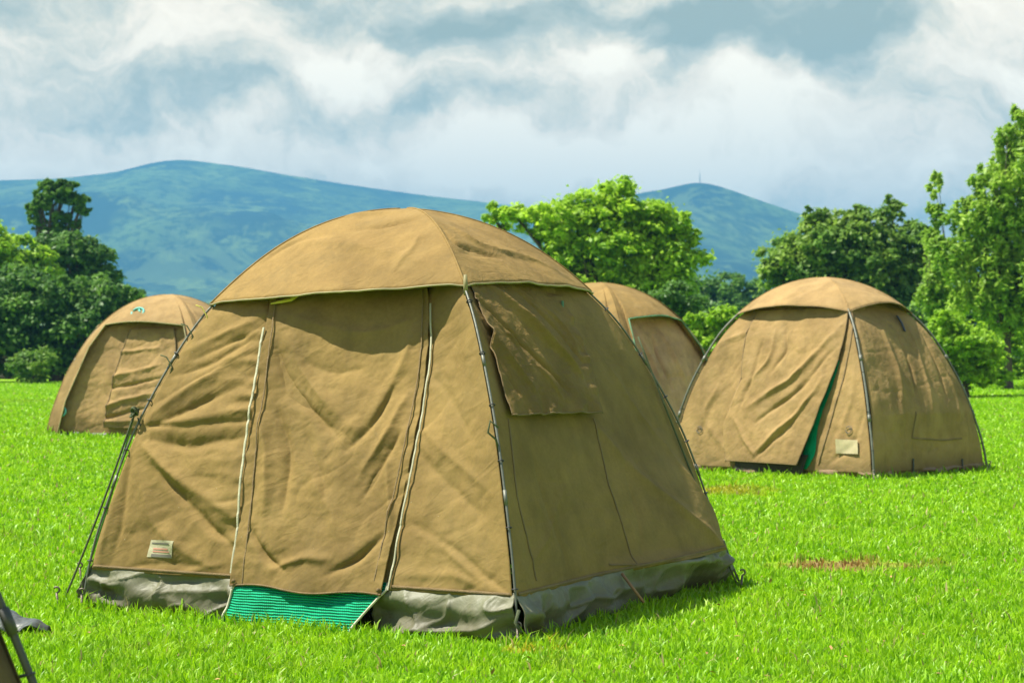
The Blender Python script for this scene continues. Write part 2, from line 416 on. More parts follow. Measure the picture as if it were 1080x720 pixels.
# far wooded foothills
hill([(-1000, 372), (-300, 330), (0, 318), (150, 322), (330, 318), (500, 325), (640, 332), (720, 330), (830, 322), (1000, 318), (1300, 330), (1800, 372)], 1500, 700, 33, 'hills', spur=12)
# mast on the peak
b = MB(); mp = P(738, 191, 3400); mp.z -= 1.5; hh = 16.
for k in range(3):
    an = k*2.094; b.tube([(mp.x+1.3*math.cos(an), mp.y+1.3*math.sin(an), mp.z-4), (mp.x+.4*math.cos(an), mp.y+.4*math.sin(an), mp.z+hh)], .35, 5)
for z in np.arange(1, hh, 2.0): b.box((mp.x, mp.y, mp.z+z), np.eye(3), (1.2-.8*z/hh, .25, .18))
b.tube([(mp.x, mp.y, mp.z+hh), (mp.x, mp.y, mp.z+hh+6)], .25, 5)
o = b.build('radio_mast', simple('mast_grey', (.30, .31, .32), .6), None, off=tuple(mp)); o.location = mp
tag(o, 'thin radio mast standing on the summit of the far right hill', 'mast')

# ------------------------------------------------------------------ tents
PROF = [(1, 0), (.975, .12), (.935, .235), (.84, .445), (.69, .665), (.56, .79), (.385, .905), (.2, .975), (0, 1)]
def _prof():
    pts = np.array(PROF)*np.array([1.7, 2.0]); n = len(pts); out = []
    ext = np.vstack([2*pts[0]-pts[1], pts, [-pts[-2][0], pts[-2][1]]])
    for i in range(n-1):
        p0, p1, p2, p3 = ext[i:i+4]
        for s in np.linspace(0, 1, 24, endpoint=False):
            out.append(.5*((2*p1)+(-p0+p2)*s+(2*p0-5*p1+4*p2-p3)*s*s+(-p0+3*p1-3*p2+p3)*s**3))
    out.append(pts[-1]); out = np.array(out)
    L = np.concatenate([[0], np.cumsum(np.linalg.norm(np.diff(out, axis=0), axis=1))]); L /= L[-1]
    return L, out[:, 0]/1.7, out[:, 1]/2.0
PL, PT, PZ = _prof()
ARC = 2.85
def project(v):
    v = np.asarray(v); c, s_ = math.cos(PITCH), math.sin(PITCH)
    x = v[..., 0]; y = v[..., 1]; z = v[..., 2]-CAMH
    d = y*c+z*s_; h = -y*s_+z*c
    return 540+FPX*x/d, 360-FPX*h/d
FOLDK = 1.6
ROT = np.array([[.8, .1, -.5], [-.2, .9, .3], [.5, -.2, 1.4]])
class Face:
    def __init__(s, A, B, apex, center, seed=0):
        s.A = np.array(A, float); s.B = np.array(B, float); s.ap = np.array(apex, float); s.folds = []; s.puck = []; s.seed = seed
        s.noise_amp = .009; s.sag = .018; s.skew = 1.; s.shape = None; s.cen = np.array(center, float)
    def pole(s, C, w):
        t = np.interp(w, PL, PT); z = np.interp(w, PL, PZ)
        xy = s.ap[None, :2]+(C[None, :2]-s.ap[None, :2])*t.reshape(-1, 1)
        zz = C[2]+(s.ap[2]-C[2])*z.reshape(-1)
        return np.column_stack([xy, zz]).reshape(w.shape+(3,))
    def base(s, u, w):
        u, w = np.broadcast_arrays(np.asarray(u, float), np.asarray(w, float))
        a = s.pole(s.A, w); b = s.pole(s.B, w); return a+(b-a)*u[..., None]
    def normal(s, u, w):
        e = 4e-3
        du = s.base(u+e, w)-s.base(u-e, w); dw = s.base(u, np.clip(w+e, 0, .995))-s.base(u, np.clip(w-e, 0, .99))
        n = np.cross(du, dw); n /= np.linalg.norm(n, axis=-1)[..., None]+1e-12
        mid = s.base(np.array(.5), np.array(.4)); out = mid-s.cen; out[2] = 0
        nm = np.cross(s.base(np.array(.5+e), np.array(.4))-s.base(np.array(.5-e), np.array(.4)), s.base(np.array(.5), np.array(.41))-s.base(np.array(.5), np.array(.39)))
        return n if nm.dot(out) > 0 else -n
    def uw(s, px, py):
        if not hasattr(s, '_g'):
            U, W = np.meshgrid(np.linspace(0, 1, 420), np.linspace(0, .97, 420), indexing='ij'); X, Y = project(s.base(U, W)); s._g = (U, W, X, Y)
        U, W, X, Y = s._g; d = (X-px)**2+(Y-py)**2; i = np.unravel_index(np.argmin(d), d.shape); return U[i], W[i]
    def fold(s, pts, width, amp, px=True, taper=True):
        q = [s.uw(*p) if px else p for p in pts]
        P3 = s.base(np.array([a for a, _ in q]), np.array([b for _, b in q]))
        # resample smooth
        n = len(P3); tt = np.linspace(0, n-1, 14 if n > 2 else 6); P3 = np.stack([np.interp(tt, np.arange(n), P3[:, k]) for k in range(3)], 1)
        for _ in range(2 if n > 2 else 0): P3[1:-1] = (P3[:-2]+2*P3[1:-1]+P3[2:])/4
        s.folds.append((P3, width*.78, amp*FOLDK, taper))
    def disp(s, u, w):
        X = s.base(u, w); d = np.zeros(u.shape)
        edge = np.minimum(u, 1-u)
        d -= s.sag*np.sin(np.clip(u, 0, 1)**s.skew*math.pi)*np.sin(np.clip(w, 0, 1)*math.pi)*(.25+.75*sstep(.80, .45, w))
        if s.shape: d += s.shape(u, w)
        em = sstep(0, .06, edge)
        d += s.noise_amp*em*(fbm(X, 3.2, 4, s.seed)+.8*(.5-np.abs(fbm(X*np.array([1, 1, .55]), 6., 3, s.seed+5)))-.6*np.exp(-np.abs(vnoise(X@ROT, 3.1, s.seed+8))/.09)+.30*(.5-np.abs(fbm(X@ROT, 12., 3, s.seed+15))))
        Xw = X+.018*np.stack([vnoise(X, 5, s.seed+k) for k in range(3)], -1)
        for P3, wd, am, tp in s.folds:
            best = np.full(u.shape, 9.); tb = np.zeros(u.shape); n = len(P3)
            for i in range(n-1):
                a, b = P3[i], P3[i+1]; ab = b-a; L2 = ab.dot(ab)+1e-9
                t_ = np.clip(((Xw-a)@ab)/L2, 0, 1); dd = np.linalg.norm(Xw-(a+t_[..., None]*ab), axis=-1)
                m = dd < best; best = np.where(m, dd, best); tb = np.where(m, (i+t_)/(n-1), tb)
            tpf = np.sin(np.clip(tb, .02, .98)*math.pi)**.5 if tp else 1.
            if tp == 'start': tpf = np.clip(1-tb, 0, 1)**.7
            if tp == 'end': tpf = np.clip(tb, 0, 1)**.7
            d += am*tpf*(.40*np.exp(-(best/wd)**2)+.60*np.exp(-np.sqrt(best**2+1.6e-5)/(wd*.5)))*sstep(0, .03, edge)
        for (line, wd, am, fr) in s.puck:      # puckers beside a seam: line = fn(w)->u
            ul = line(w); dist = np.abs(u-ul)*2.2*np.interp(w, PL, PT)
            d += am*np.exp(-dist/wd)*(vnoise(np.stack([w*fr, np.zeros_like(w)+np.sign(u-ul)*3, u*4], -1), 1., s.seed+3))
        return d
    def at(s, u, w, off=0., extra=None):
        u, w = np.broadcast_arrays(np.asarray(u, float), np.asarray(w, float))
        d = s.disp(u, w)+off
        if extra is not None: d = d+extra
        return s.base(u, w)+s.normal(u, w)*d[..., None]
def patch(face, ulo, uhi, wlo, whi, nu, nw, off=0., extra=None, thick=0.):
    """surface patch: ulo/uhi functions of w fraction, or floats; returns verts, faces"""
    s_ = np.linspace(0, 1, nu)[:, None]; r = np.linspace(0, 1, nw)[None, :]
    W = wlo+(whi-wlo)*r if not callable(wlo) else None
    if callable(wlo) or callable(whi):
        a = wlo(s_) if callable(wlo) else wlo+0*s_; b_ = whi(s_) if callable(whi) else whi+0*s_; W = a+(b_-a)*r
    else: W = W+0*s_
    a = ulo(W) if callable(ulo) else ulo; b_ = uhi(W) if callable(uhi) else uhi
    U = a+(b_-a)*s_+0*W
    ex = extra(U, W, s_+0*r, r+0*s_) if extra else None
    return face.at(U, W, off, ex), gridfaces(nu, nw)
def ribbon(mb, face, uws, width, off, th=.003, extra=0):
    uws = np.array(uws); n = len(uws); tt = np.linspace(0, n-1, max(2, n*14)); u = np.interp(tt, np.arange(n), uws[:, 0]); w_ = np.interp(tt, np.arange(n), uws[:, 1])
    c = face.at(u, w_, off); nn = face.normal(u, w_); tg = np.gradient(c, axis=0); tg /= np.linalg.norm(tg, axis=1)[:, None]
    sd_ = np.cross(tg, nn); sd_ /= np.linalg.norm(sd_, axis=1)[:, None]
    h = width/2; V = np.stack([c-sd_*h, c-sd_*h*.9+nn*th, c+sd_*h*.9+nn*th, c+sd_*h], 1).reshape(-1, 3); q = []
    for k in range(len(c)-1):
        for i in range(3): q.append((k*4+i, k*4+i+1, (k+1)*4+i+1, (k+1)*4+i))
        q.append((k*4+3, k*4, (k+1)*4, (k+1)*4+3))
    mb.add(V, q)
def lin(*pts):                               # piecewise-linear fn of w -> u
    pts = sorted([(w_, u) for u, w_ in pts]); W = np.array([p[0] for p in pts]); U = np.array([p[1] for p in pts])
    return lambda w_: np.interp(w_, W, U)

class Tent:
    def __init__(s, corners, apex, label, seed=0, group='dome tents pitched on the grass'):
        s.c = np.array(corners, float); s.ap = np.array(apex, float)
        cen = s.c.mean(0); s.org = np.array([cen[0], cen[1], cen[2]]); s.seed = seed
        s.root = empty('dome_tent', tuple(s.org)); tag(s.root, label, 'tent', group)
        s.f = [Face(s.c[k], s.c[(k+1) % 4], s.ap, cen, seed+k*7) for k in range(4)]
        s.H = s.ap[2]-s.org[2]
    def add(s, name, V, F, mat, parent=None, label=None, solid=0.):
        o = link(name, npmesh(np.asarray(V).reshape(-1, 3), F, s.org), mat, parent or s.root)
        if solid:
            md = o.modifiers.new('thickness', 'SOLIDIFY'); md.thickness = solid; md.offset = 0
        if label: o['label'] = label
        return o
    def mb(s, b, name, mat, parent=None): return b.build(name, mat, parent or s.root, off=tuple(s.org))
    def w_of_z(s, z): return float(np.interp(z/s.H, PZ, PL))
    def walls(s, mats, hemz=.17, res=(110, 150), top=.80, faces=(0, 1, 2, 3), ures=None):
        wl = s.w_of_z(hemz)
        for k in faces:
            big = (k in (0, 1) or ures); nu, nw = (res if k in s.vis else (24, 30))
            V, F = patch(s.f[k], .006, .994, wl, top, nu, nw)
            s.add('wall_panel', V, F, mats[k], solid=.003)
        s.wl = wl
    def skirts(s, mat, bulge=.05, res=(110, 22), segs=None, zb=-.02):
        wb = 0.0; wl = s.wl+.012
        for k in range(4):
            for (u0, u1) in (segs.get(k, [(0.0, 1.0)]) if segs else [(0.0, 1.0)]):
                def ex(U, W, a, r, k=k):
                    X = s.f[k].base(U, W); n1 = vnoise(X*np.array([1, 1, .3]), 4.5, s.seed+k+40); n2 = fbm(X, 8, 3, s.seed+k+50)
                    rr = 1-r
                    n3 = 1-np.abs(vnoise(X*np.array([3.2, 3.2, 11])+vnoise(X, 3, 2)[..., None]*1.1, 1., s.seed+k+45)); return rr*(1-rr)*2.0*bulge*(1+1.1*n1)+(.075*(n3-.75)+.007*n2)*np.clip(rr*2., 0, 1)+.022*np.exp(-np.abs(vnoise(X@ROT, 6.5, s.seed+47+k))/.12)*np.clip(rr*3, 0, 1)+rr*.05*(.0+n1)-.004
                V, F = patch(s.f[k], u0, u1, -.0, wl, max(8, int(res[0]*(u1-u0))) if k in s.vis else 30, res[1], -.004, ex)
                V = V.copy(); lift = np.clip(.045*vnoise(V[:, 0], 3.1, s.seed+k)+.012, -.01, .06)[:, None]*np.linspace(1, 0, V.shape[1])[None]**2
                V[..., 2] += lift-.008
                s.add('ground_skirt', V, F, mat, solid=.003)
    def fly(s, mat, hem, off=.03, flare=.06, nu=90, nw=46, folds=None, pipe=M_piping, thick=.004, seam=True, piper=.0055):
        """hem(k,u)->w of lower edge"""
        V = []; F = []; n = 0; pts = []
        for k in range(4):
            f = s.f[k]
            U = np.linspace(0, 1, nu)[:, None]; r = np.linspace(0, 1, nw)[None]
            h = hem(k, U); W = h+(.995-h)*r**.9
            cs = sstep(0, .5, 1-np.abs(U*2-1))
            fl = flare[k] if isinstance(flare, (list, tuple)) else flare
            d = off+fl*(.15+.85*np.sin(U*math.pi)**.9)*(1-r)**2.2+0*W
            d = d+.012*np.sin(U*math.pi)*fbm(f.base(U+0*r, W), 4.2, 4, s.seed+60+k)*(1-.8*r)
            if folds:
                tmp = Face(f.A, f.B, f.ap, f.cen, 1); tmp.sag = 0; tmp.noise_amp = 0
                for (kk, p, wd, am) in folds:
                    if kk == k: tmp.fold(p, wd, am)
                d = d+tmp.disp(U+0*r, W+0*U)
            # gentle outward crown between the poles
            d = d-.022*np.sin(U*math.pi)*np.sin(r*math.pi)
            nn = f.normal(np.clip(U, .02, .98)+0*r, np.clip(W, 0, .97)); 
            P3 = f.base(U+0*r, W)
            # blend normals to the pole's own direction near the ends so faces meet
            rad = P3-np.array([s.ap[0], s.ap[1], 0]); rad[..., 2] = 0; rad /= np.linalg.norm(rad, axis=-1)[..., None]+1e-6
            tz = sstep(.45, 1., W)[..., None]; up = np.array([0, 0, 1.])
            pd = rad*(1-tz)+up*tz; pd /= np.linalg.norm(pd, axis=-1)[..., None]
            e = sstep(.05, 0, np.minimum(U, 1-U))[..., None]*np.ones_like(pd)
            top = sstep(.9, .99, W)[..., None]
            nn = nn*(1-e)+pd*e; nn = nn*(1-top)+up*top; nn /= np.linalg.norm(nn, axis=-1)[..., None]
            dd = d*(1-e[..., 0])+(off+.15*(.05 if isinstance(flare, (list, tuple)) else flare)*(1-r)**2.2)*e[..., 0]; dd = dd*(1-top[..., 0])+off*top[..., 0]
            P3 = P3+nn*dd[..., None]
            V.append(P3.reshape(-1, 3)); F.append(gridfaces(nu, nw, n)); n += nu*nw; pts.append(P3)
        o = s.add('rain_fly', np.concatenate(V), np.concatenate(F), mat, solid=thick)
        b = MB()
        for k in range(4): b.tube(pts[k][:, 0], piper, 6)
        s.mb(b, 'hem_piping', pipe, o)
        if seam:
            b = MB()
            for k in range(4):
                q = pts[k][0][::2]+np.array([0, 0, .002]); b.tube(q, .006, 6)
            s.mb(b, 'ridge_seam', mat, o)
        s.flypts = pts; return o
    def poles(s, mat, w1=.64, off=.045, r=.0085, clips=6, vis=(0, 1, 2), ext=.06):
        for k in range(4):
            C = s.c[k]; w_ = np.linspace(0, w1, 60); p = s.f[k].pole(C, w_)
            rad = C-s.org; rad[2] = 0; rad /= np.linalg.norm(rad)
            nrm = rad[None]*np.cos(w_*1.3)[:, None]+np.array([0, 0, 1])[None]*np.sin(w_*1.3)[:, None]
            q = p+nrm*off
            q = np.vstack([q[:1]-np.array([0, 0, ext]), q])
            b = MB(); b.tube(q, r, 8)
            for t_ in (.33, .66):            # pole ferrules
                i = int(60*t_); b.tube(q[i:i+3], r*1.45, 8)
            o = s.mb(b, 'tent_pole', mat)
            if k in vis:
                for j in range(clips):
                    i = int(4+(54-4)*(j+.4)/clips); c = p[i]; nr = nrm[i]; tg = p[i+1]-p[i-1]; tg /= np.linalg.norm(tg); sd_ = np.cross(tg, nr)
                    b = MB(); b.tube([c-nr*.004, c+nr*(off-.006)], .0045, 6)
                    th = np.linspace(0, 2*math.pi, 12); b.tube([c+nr*off+(math.cos(a)*nr+math.sin(a)*sd_)*.0125 for a in th], .003, 5, cap=False)
                    s.mb(b, 'pole_clip', M_clip, o)
def sagline(a, b, sag=.05, n=16):
    a = np.array(a, float); b = np.array(b, float); t = np.linspace(0, 1, n)[:, None]; p = a+(b-a)*t; p[:, 2] -= sag*4*(t*(1-t))[:, 0]; return p
def G(px, py, z=0.):                          # pixel -> point on the ground plane at height z
    v = pxdir(px, py); k = (z-CAMH)/v.z; return np.array([v.x*k, v.y*k, z])
def peg(tent, p, lean=(0, 0)):
    b = MB(); p = np.array(p, float); top = p+np.array([lean[0], lean[1], .07])
    b.tube([p-np.array([0, 0, .1]), top], .006, 8)
    hk = [top+np.array([math.sin(a)*.014-.0, 0, .014-math.cos(a)*.014]) for a in np.linspace(0, 4.2, 9)]
    b.tube(hk, .005, 6); return tent.mb(b, 'tent_peg', M_peg)

# ================= main tent
L_ = G(88, 641); F_ = G(546, 679); R_ = G(765, 613)
B_ = L_+R_-F_
T = Tent([L_, F_, R_, B_], ((L_[0]+R_[0])/2-.085, (L_[1]+R_[1])/2, 1.94),
         'large olive brown dome tent in front with a green mesh strip under its door', 11)
T.vis = (0, 1)
f0, f1 = T.f[0], T.f[1]
# seams of the door in face coordinates
dl = [f0.uw(*p) for p in [(291, 300), (278, 345), (265, 410), (254, 480), (248, 560), (243, 622)]]
dr = [f0.uw(*p) for p in [(448, 300), (443, 330), (433, 400), (423, 470), (413, 540), (402, 628)]]
DL, DR = lin(*dl), lin(*dr)
def F0(pts, w_, a, tp=True): f0.fold(pts, w_, a, True, tp)
FOLDK = 1.15
# left panel: fan of folds out of the pole at (150,450)
F0([(152, 447), (205, 405), (270, 362)], .045, .020)
F0([(152, 455), (210, 425), (266, 392)], .03, -.026)
F0([(152, 450), (210, 440), (262, 425)], .05, .022)
F0([(156, 466), (210, 468), (256, 456)], .045, -.030)
F0([(185, 372), (235, 352), (275, 335)], .03, .014)
F0([(178, 400), (230, 380), (270, 352)], .022, -.014)
F0([(150, 470), (185, 500), (243, 545)], .045, .030)
F0([(165, 492), (200, 532), (244, 574)], .028, -.036)
F0([(146, 480), (160, 560), (235, 605)], .06, .018)
F0([(130, 480), (112, 560), (94, 620)], .035, .022)
F0([(143, 470), (128, 560), (110, 618)], .03, -.016)
F0([(120, 600), (180, 606), (240, 590)], .022, .010)
F0([(150, 452), (200, 448), (262, 440)], .02, -.020)
F0([(200, 380), (240, 362), (272, 345)], .022, -.014)
F0([(160, 430), (215, 395), (268, 368)], .018, -.012)
F0([(200, 500), (225, 505), (250, 500)], .02, -.018)
F0([(210, 482), (235, 486), (252, 480)], .018, .014)
F0([(215, 530), (235, 530), (248, 524)], .016, -.010)
F0([(110, 612), (170, 590), (238, 600)], .02, -.008)
# right panel: creases hanging from the seam
F0([(437, 385), (470, 420), (500, 470)], .03, -.010)
F0([(425, 460), (460, 500), (505, 545)], .035, -.012)
F0([(430, 440), (470, 480), (515, 520)], .03, .010)
F0([(405, 600), (470, 605), (538, 634)], .03, .012)
F0([(420, 540), (490, 590), (540, 632)], .022, -.010)
F0([(440, 560), (500, 610), (540, 634)], .02, .009)
F0([(455, 330), (460, 430), (440, 560)], .05, .010)
f0.sag = .16; f0.skew = 1.9; f0.puck = [(DL, .075, .020, 72), (DR, .04, .010, 45)]
fz = Face(f0.A, f0.B, f0.ap, f0.cen, f0.seed); fz.sag = f0.sag; fz.skew = f0.skew; fz.folds = f0.folds; fz.noise_amp = f0.noise_amp
FOLDK = 1.6
# side face: pulls from the window flap and the skirt corner
f1.fold([(700, 470), (730, 540), (752, 590)], .05, .012)
f1.fold([(560, 470), (580, 540), (600, 600)], .03, -.006)
f1.fold([(628, 445), (680, 520), (745, 592)], .05, .016)
f1.fold([(640, 600), (690, 590), (750, 594)], .05, .030)
f1.fold([(655, 470), (662, 540), (668, 590)], .03, -.010)
f1.fold([(640, 380), (670, 430), (700, 470)], .035, .008)
f1.fold([(545, 610), (580, 560), (600, 500)], .025, .005)
f1.noise_amp = .004
WL1 = float(np.interp(.185/1.94, PZ, PL))
f1.shape = lambda u, w_: .15*sstep(.34, .78, u)*sstep(1.0, .86, u)*np.where(w_ > WL1, sstep(.34, WL1, w_), np.clip(w_/WL1, 0, 1)**.6)
T.walls([M_canvas]*4, .185, (230, 230), .8)
# hide the wall behind the door bottom: door opening filled by the green net
T.skirts(M_skirt, .05, (260, 30), {0: [(0.0, f0.uw(246, 640)[0]), (f0.uw(384, 645)[0], 1.0)]})
# green net below the door
def ex(U, W, a, r):
    return .002+.04*(1-r)+.006*np.sin(a*9)*(1-r)+.004*fbm(f0.base(U, W), 18, 2, 5)
gw = T.wl
unb = f0.uw(374, 662)[0]; unt = f0.uw(404, 628)[0]
un0, un1 = f0.uw(246, 640)[0], f0.uw(390, 645)[0]
V, F = patch(f0, lambda W: un0+.0*W-.008*(1-W/gw), lambda W: unb+(unt-unb)*np.clip(W/gw, 0, 1)**1.2, 0.0, gw+.012, 90, 34, .0, ex)
V = V.copy(); V[:, 0, 2] -= .02
o = T.add('mesh_panel', V, F, M_net, label='green mesh strip under the door', solid=.002)
for q_ in (V[0], V[-1]):
    b = MB(); b.tube(q_+np.array([0, -.005, 0]), .006, 6); T.mb(b, 'edge_binding', M_paleweb, o)
# door flap laid over the wall
wd0 = f0.uw(320, 622)[1]
def door_extra(U, W, a, r):
    X = f0.base(U, W)
    d = .014+.012*np.sin(a*math.pi)
    lo = np.clip(1-r*4.5, 0, 1)
    d = d+lo*(.018+.030*vnoise(np.stack([a*6, r*5, 0*a], -1), 1., 21))+.006*fbm(X, 7, 4, 90)
    return d
DF = Face(f0.A, f0.B, f0.ap, f0.cen, 77); DF.sag = .16; DF.skew = 1.9; DF.noise_amp = .006
def D(pts, w_, a, tp=True): DF.fold(pts, w_, a, True, tp)
D([(287, 365), (300, 410), (345, 452)], .030, -.022)
D([(295, 345), (325, 410), (365, 445)], .05, .016)
D([(404, 395), (385, 430), (356, 470)], .028, -.022)
D([(425, 340), (400, 400), (375, 440)], .04, .012)
D([(418, 400), (395, 450), (365, 500)], .035, .016)
D([(412, 440), (392, 480), (372, 520)], .022, -.014)
D([(268, 430), (280, 480), (276, 550)], .04, .020)
D([(285, 420), (298, 480), (292, 545)], .028, -.016)
D([(262, 560), (285, 590), (300, 600)], .022, -.026)
D([(290, 600), (320, 585), (345, 590)], .028, .020)
D([(345, 606), (370, 592), (400, 560)], .026, -.028)
D([(320, 500), (340, 540), (350, 575)], .05, .012)
D([(395, 470), (405, 530), (400, 590)], .03, .016)
D([(300, 330), (370, 345), (430, 325)], .05, .010)
D([(310, 450), (330, 500), (335, 540)], .04, -.010)
D([(310, 375), (340, 385), (372, 377)], .05, -.006)
DF.puck = [(DL, .035, .012, 60), (DR, .03, .007, 50)]
DL2 = lambda W: DL(W)+.004; DR2 = lambda W: DR(W)-.004
wtop = f0.uw(370, 300)[1]+.02
V, F = patch(DF, DL2, DR2, lambda s_: wd0+.004*np.sin(s_*9), wtop, 190, 260, 0., door_extra)
door = T.add('door_flap', V, F, M_canvas, solid=.004)
b = MB(); b.tube(V[:, 0]+np.array([0, -.003, 0]), .005, 6)
for p_ in (V[4, 3], V[-5, 3]):
    b.tube([p_+np.array([0, -.006, 0]), p_+np.array([0, -.012, 0])], .010, 12)
T.mb(b, 'door_hem', M_seam, door)
class _S:                                     # ribbons riding on the door flap
    def at(s, u, w_, off=0.):
        return DF.at(u, w_, off+.02)
    def normal(s, u, w_): return DF.normal(u, w_)
ws = np.linspace(wd0, wtop-.02, 30)
b = MB(); ribbon(b, _S(), [(DL(a)+.03, a) for a in ws], .007, .004, .002); T.mb(b, 'seam', M_seam, door)
b = MB(); ribbon(b, _S(), [(DR(a)-.025, a) for a in ws], .007, .003, .002); T.mb(b, 'seam', M_seam, door)
b = MB(); wz = np.linspace(f0.uw(276, 345)[1], wd0+.02, 30); ribbon(b, fz, [(DL(a)+.0, a) for a in wz], .012, .022, .004); T.mb(b, 'door_zip', M_zip)
b = MB(); wz = np.linspace(wtop-.05, wd0+.01, 30); ribbon(b, fz, [(DR(a)+.006, a) for a in wz], .009, .014, .003); T.mb(b, 'door_zip', M_zip)
# window flap of the side face, rolled-down
wf = [f1.uw(490, 292), f1.uw(582, 303), f1.uw(628, 437), f1.uw(534, 439)]
WFm = Face(f1.A, f1.B, f1.ap, f1.cen, 55); WFm.sag = f1.sag; WFm.noise_amp = .006
def WF(pts, w_, a): WFm.fold(pts, w_, a)
FOLDK = 2.1
WF([(512, 305), (560, 350), (605, 400)], .035, .030)
WF([(525, 312), (560, 345), (600, 392)], .012, .016)
WF([(545, 306), (580, 335), (612, 372)], .012, .018)
WF([(515, 335), (550, 380), (585, 425)], .012, .014)
WF([(500, 315), (545, 365), (590, 415)], .022, -.024)
WF([(535, 303), (585, 350), (612, 385)], .020, -.020)
WF([(495, 330), (520, 365), (560, 420)], .03, .018)
WF([(555, 310), (590, 345), (606, 370)], .02, .018)
WF([(508, 350), (530, 390), (545, 425)], .02, -.012)
FOLDK = 1.6
nu, nw = 120, 120
s_ = np.linspace(0, 1, nu)[:, None]; r_ = np.linspace(0, 1, nw)[None]
q4 = [np.array(a) for a in wf]
UW = (q4[0][None, None]*((1-s_)*(1-r_))[..., None]+q4[1][None, None]*(s_*(1-r_))[..., None]+q4[2][None, None]*(s_*r_)[..., None]+q4[3][None, None]*((1-s_)*r_)[..., None])
edgef = np.minimum(np.minimum(s_, 1-s_)*3, np.minimum(1-r_, 1)*4).clip(0, 1)
ex_ = .014+.014*edgef+.050*r_**1.4*(.30+.70*np.sin(s_*math.pi*.62))+.020*np.clip((s_-.82)/.18, 0, 1)*(vnoise(np.stack([s_*3+0*r_, r_*22+0*s_, 0*s_+0*r_], -1), 1., 18))+.016*np.clip((r_-.88)/.12, 0, 1)*(vnoise(np.stack([s_*16+0*r_, r_*2+0*s_, 0*s_+0*r_], -1), 1., 28))+.004*(1-edgef)*vnoise(np.stack([s_*22+0*r_, r_*26+0*s_, 0*s_+0*r_], -1), 1., 8)
V = WFm.at(UW[..., 0], UW[..., 1], 0., ex_)
win = T.add('window_flap', V, gridfaces(nu, nw), M_flap, solid=.005)
for q_, rr_ in ((V[:, -1]+np.array([0, -.002, -.002]), .005), (V[0], .003), (V[-1], .003)):
    b = MB(); b.tube(q_, rr_, 6); T.mb(b, 'edge_binding', M_seam, win)
# toggle at the top of the flap
tg = f1.at(np.array([f1.uw(592, 325)[0]]), np.array([f1.uw(592, 325)[1]]), .02)[0]
b = MB(); b.tube([tg+np.array([0, 0, .03]), tg-np.array([0, 0, .06])], .007, 6); T.mb(b, 'toggle', M_rope_g, win)
# stitched seams of the side face below the flap and the pocket outline
for pts in ([(536, 442), (545, 520), (566, 612)], [(628, 440), (640, 510), (660, 596)]):
    b = MB(); ribbon(b, f1, [f1.uw(*p) for p in pts], .011, .002, .003); T.mb(b, 'seam', M_seam)
b = MB(); ribbon(b, f1, [f1.uw(x, y) for x, y in [(640, 596), (660, 597), (690, 594)]], .010, .002, .003); T.mb(b, 'seam', M_seam)
# lower hem line of both visible walls
for fk, segs in ((f0, [(.01, un0-.01), (un1+.04, .99)]), (f1, [(.01, .99)])):
    for a, c_ in segs:
        b = MB(); ribbon(b, fk, [(uu, T.wl+.006) for uu in np.linspace(a, c_, 12)], .014, .004, .003); T.mb(b, 'seam', M_seam)
# fly
HEMC = [f0.uw(226, 316)[1], f0.uw(480, 300)[1], f1.uw(603, 306)[1], f1.uw(603, 306)[1]]
def hemA(k, U):
    s0 = np.sin(U*math.pi); w0 = HEMC[k]+(HEMC[(k+1) % 4]-HEMC[k])*U-.004
    if k == 0: return w0-.004-.016*s0
    if k == 1: return w0-.004-.006*s0
    return w0+.01*s0
ffolds = [(0, [(445, 232), (400, 240), (362, 245)], .035, -.020), (0, [(430, 225), (395, 228), (360, 232)], .04, .014), (0, [(300, 255), (380, 262), (460, 285)], .05, .010),
          (0, [(270, 285), (300, 262), (350, 250)], .03, -.010), (0, [(420, 290), (440, 268), (447, 250)], .03, .012),
          (1, [(455, 240), (480, 262), (520, 278)], .03, -.022), (1, [(470, 240), (500, 262), (560, 280)], .03, .016), (1, [(480, 268), (505, 276), (530, 280)], .02, -.014), (1, [(520, 262), (560, 282), (600, 300)], .03, .008)]
T.fly(M_fly, hemA, .014, (.06, .055, .025, .025), 130, 60, ffolds)
T.poles(M_pole, .70, .007, .0055, 6)
# gathered corner cups at the fly's corners
for k in (1,):
    p_ = T.flypts[k][0, 0]; b = MB(); rad = T.c[k]-T.org; rad[2] = 0; rad /= np.linalg.norm(rad)
    b.tube([p_+rad*.002+np.array([0, 0, .05]), p_+rad*.006, p_+rad*.004-np.array([0, 0, .05])], [.008, .011, .008], 10)
    T.mb(b, 'corner_cap', M_piping)
# ties
def tie(tent, pts, r, mat, name='tie_cord'):
    b = MB(); b.tube(np.array(pts), r, 6); return tent.mb(b, name, mat)
a0 = f0.at(*[np.array([v]) for v in f0.uw(288, 323)], .04)[0]; a1 = f0.at(*[np.array([v]) for v in f0.uw(330, 306)], .06)[0]
b = MB(); m_ = (a0+a1)/2+np.array([0, -.01, -.02]); b.tube([a0, (a0+m_)/2, m_, a1], [.004, .009, .010, .004], 6); T.mb(b, 'tie_cord', M_rope_y)
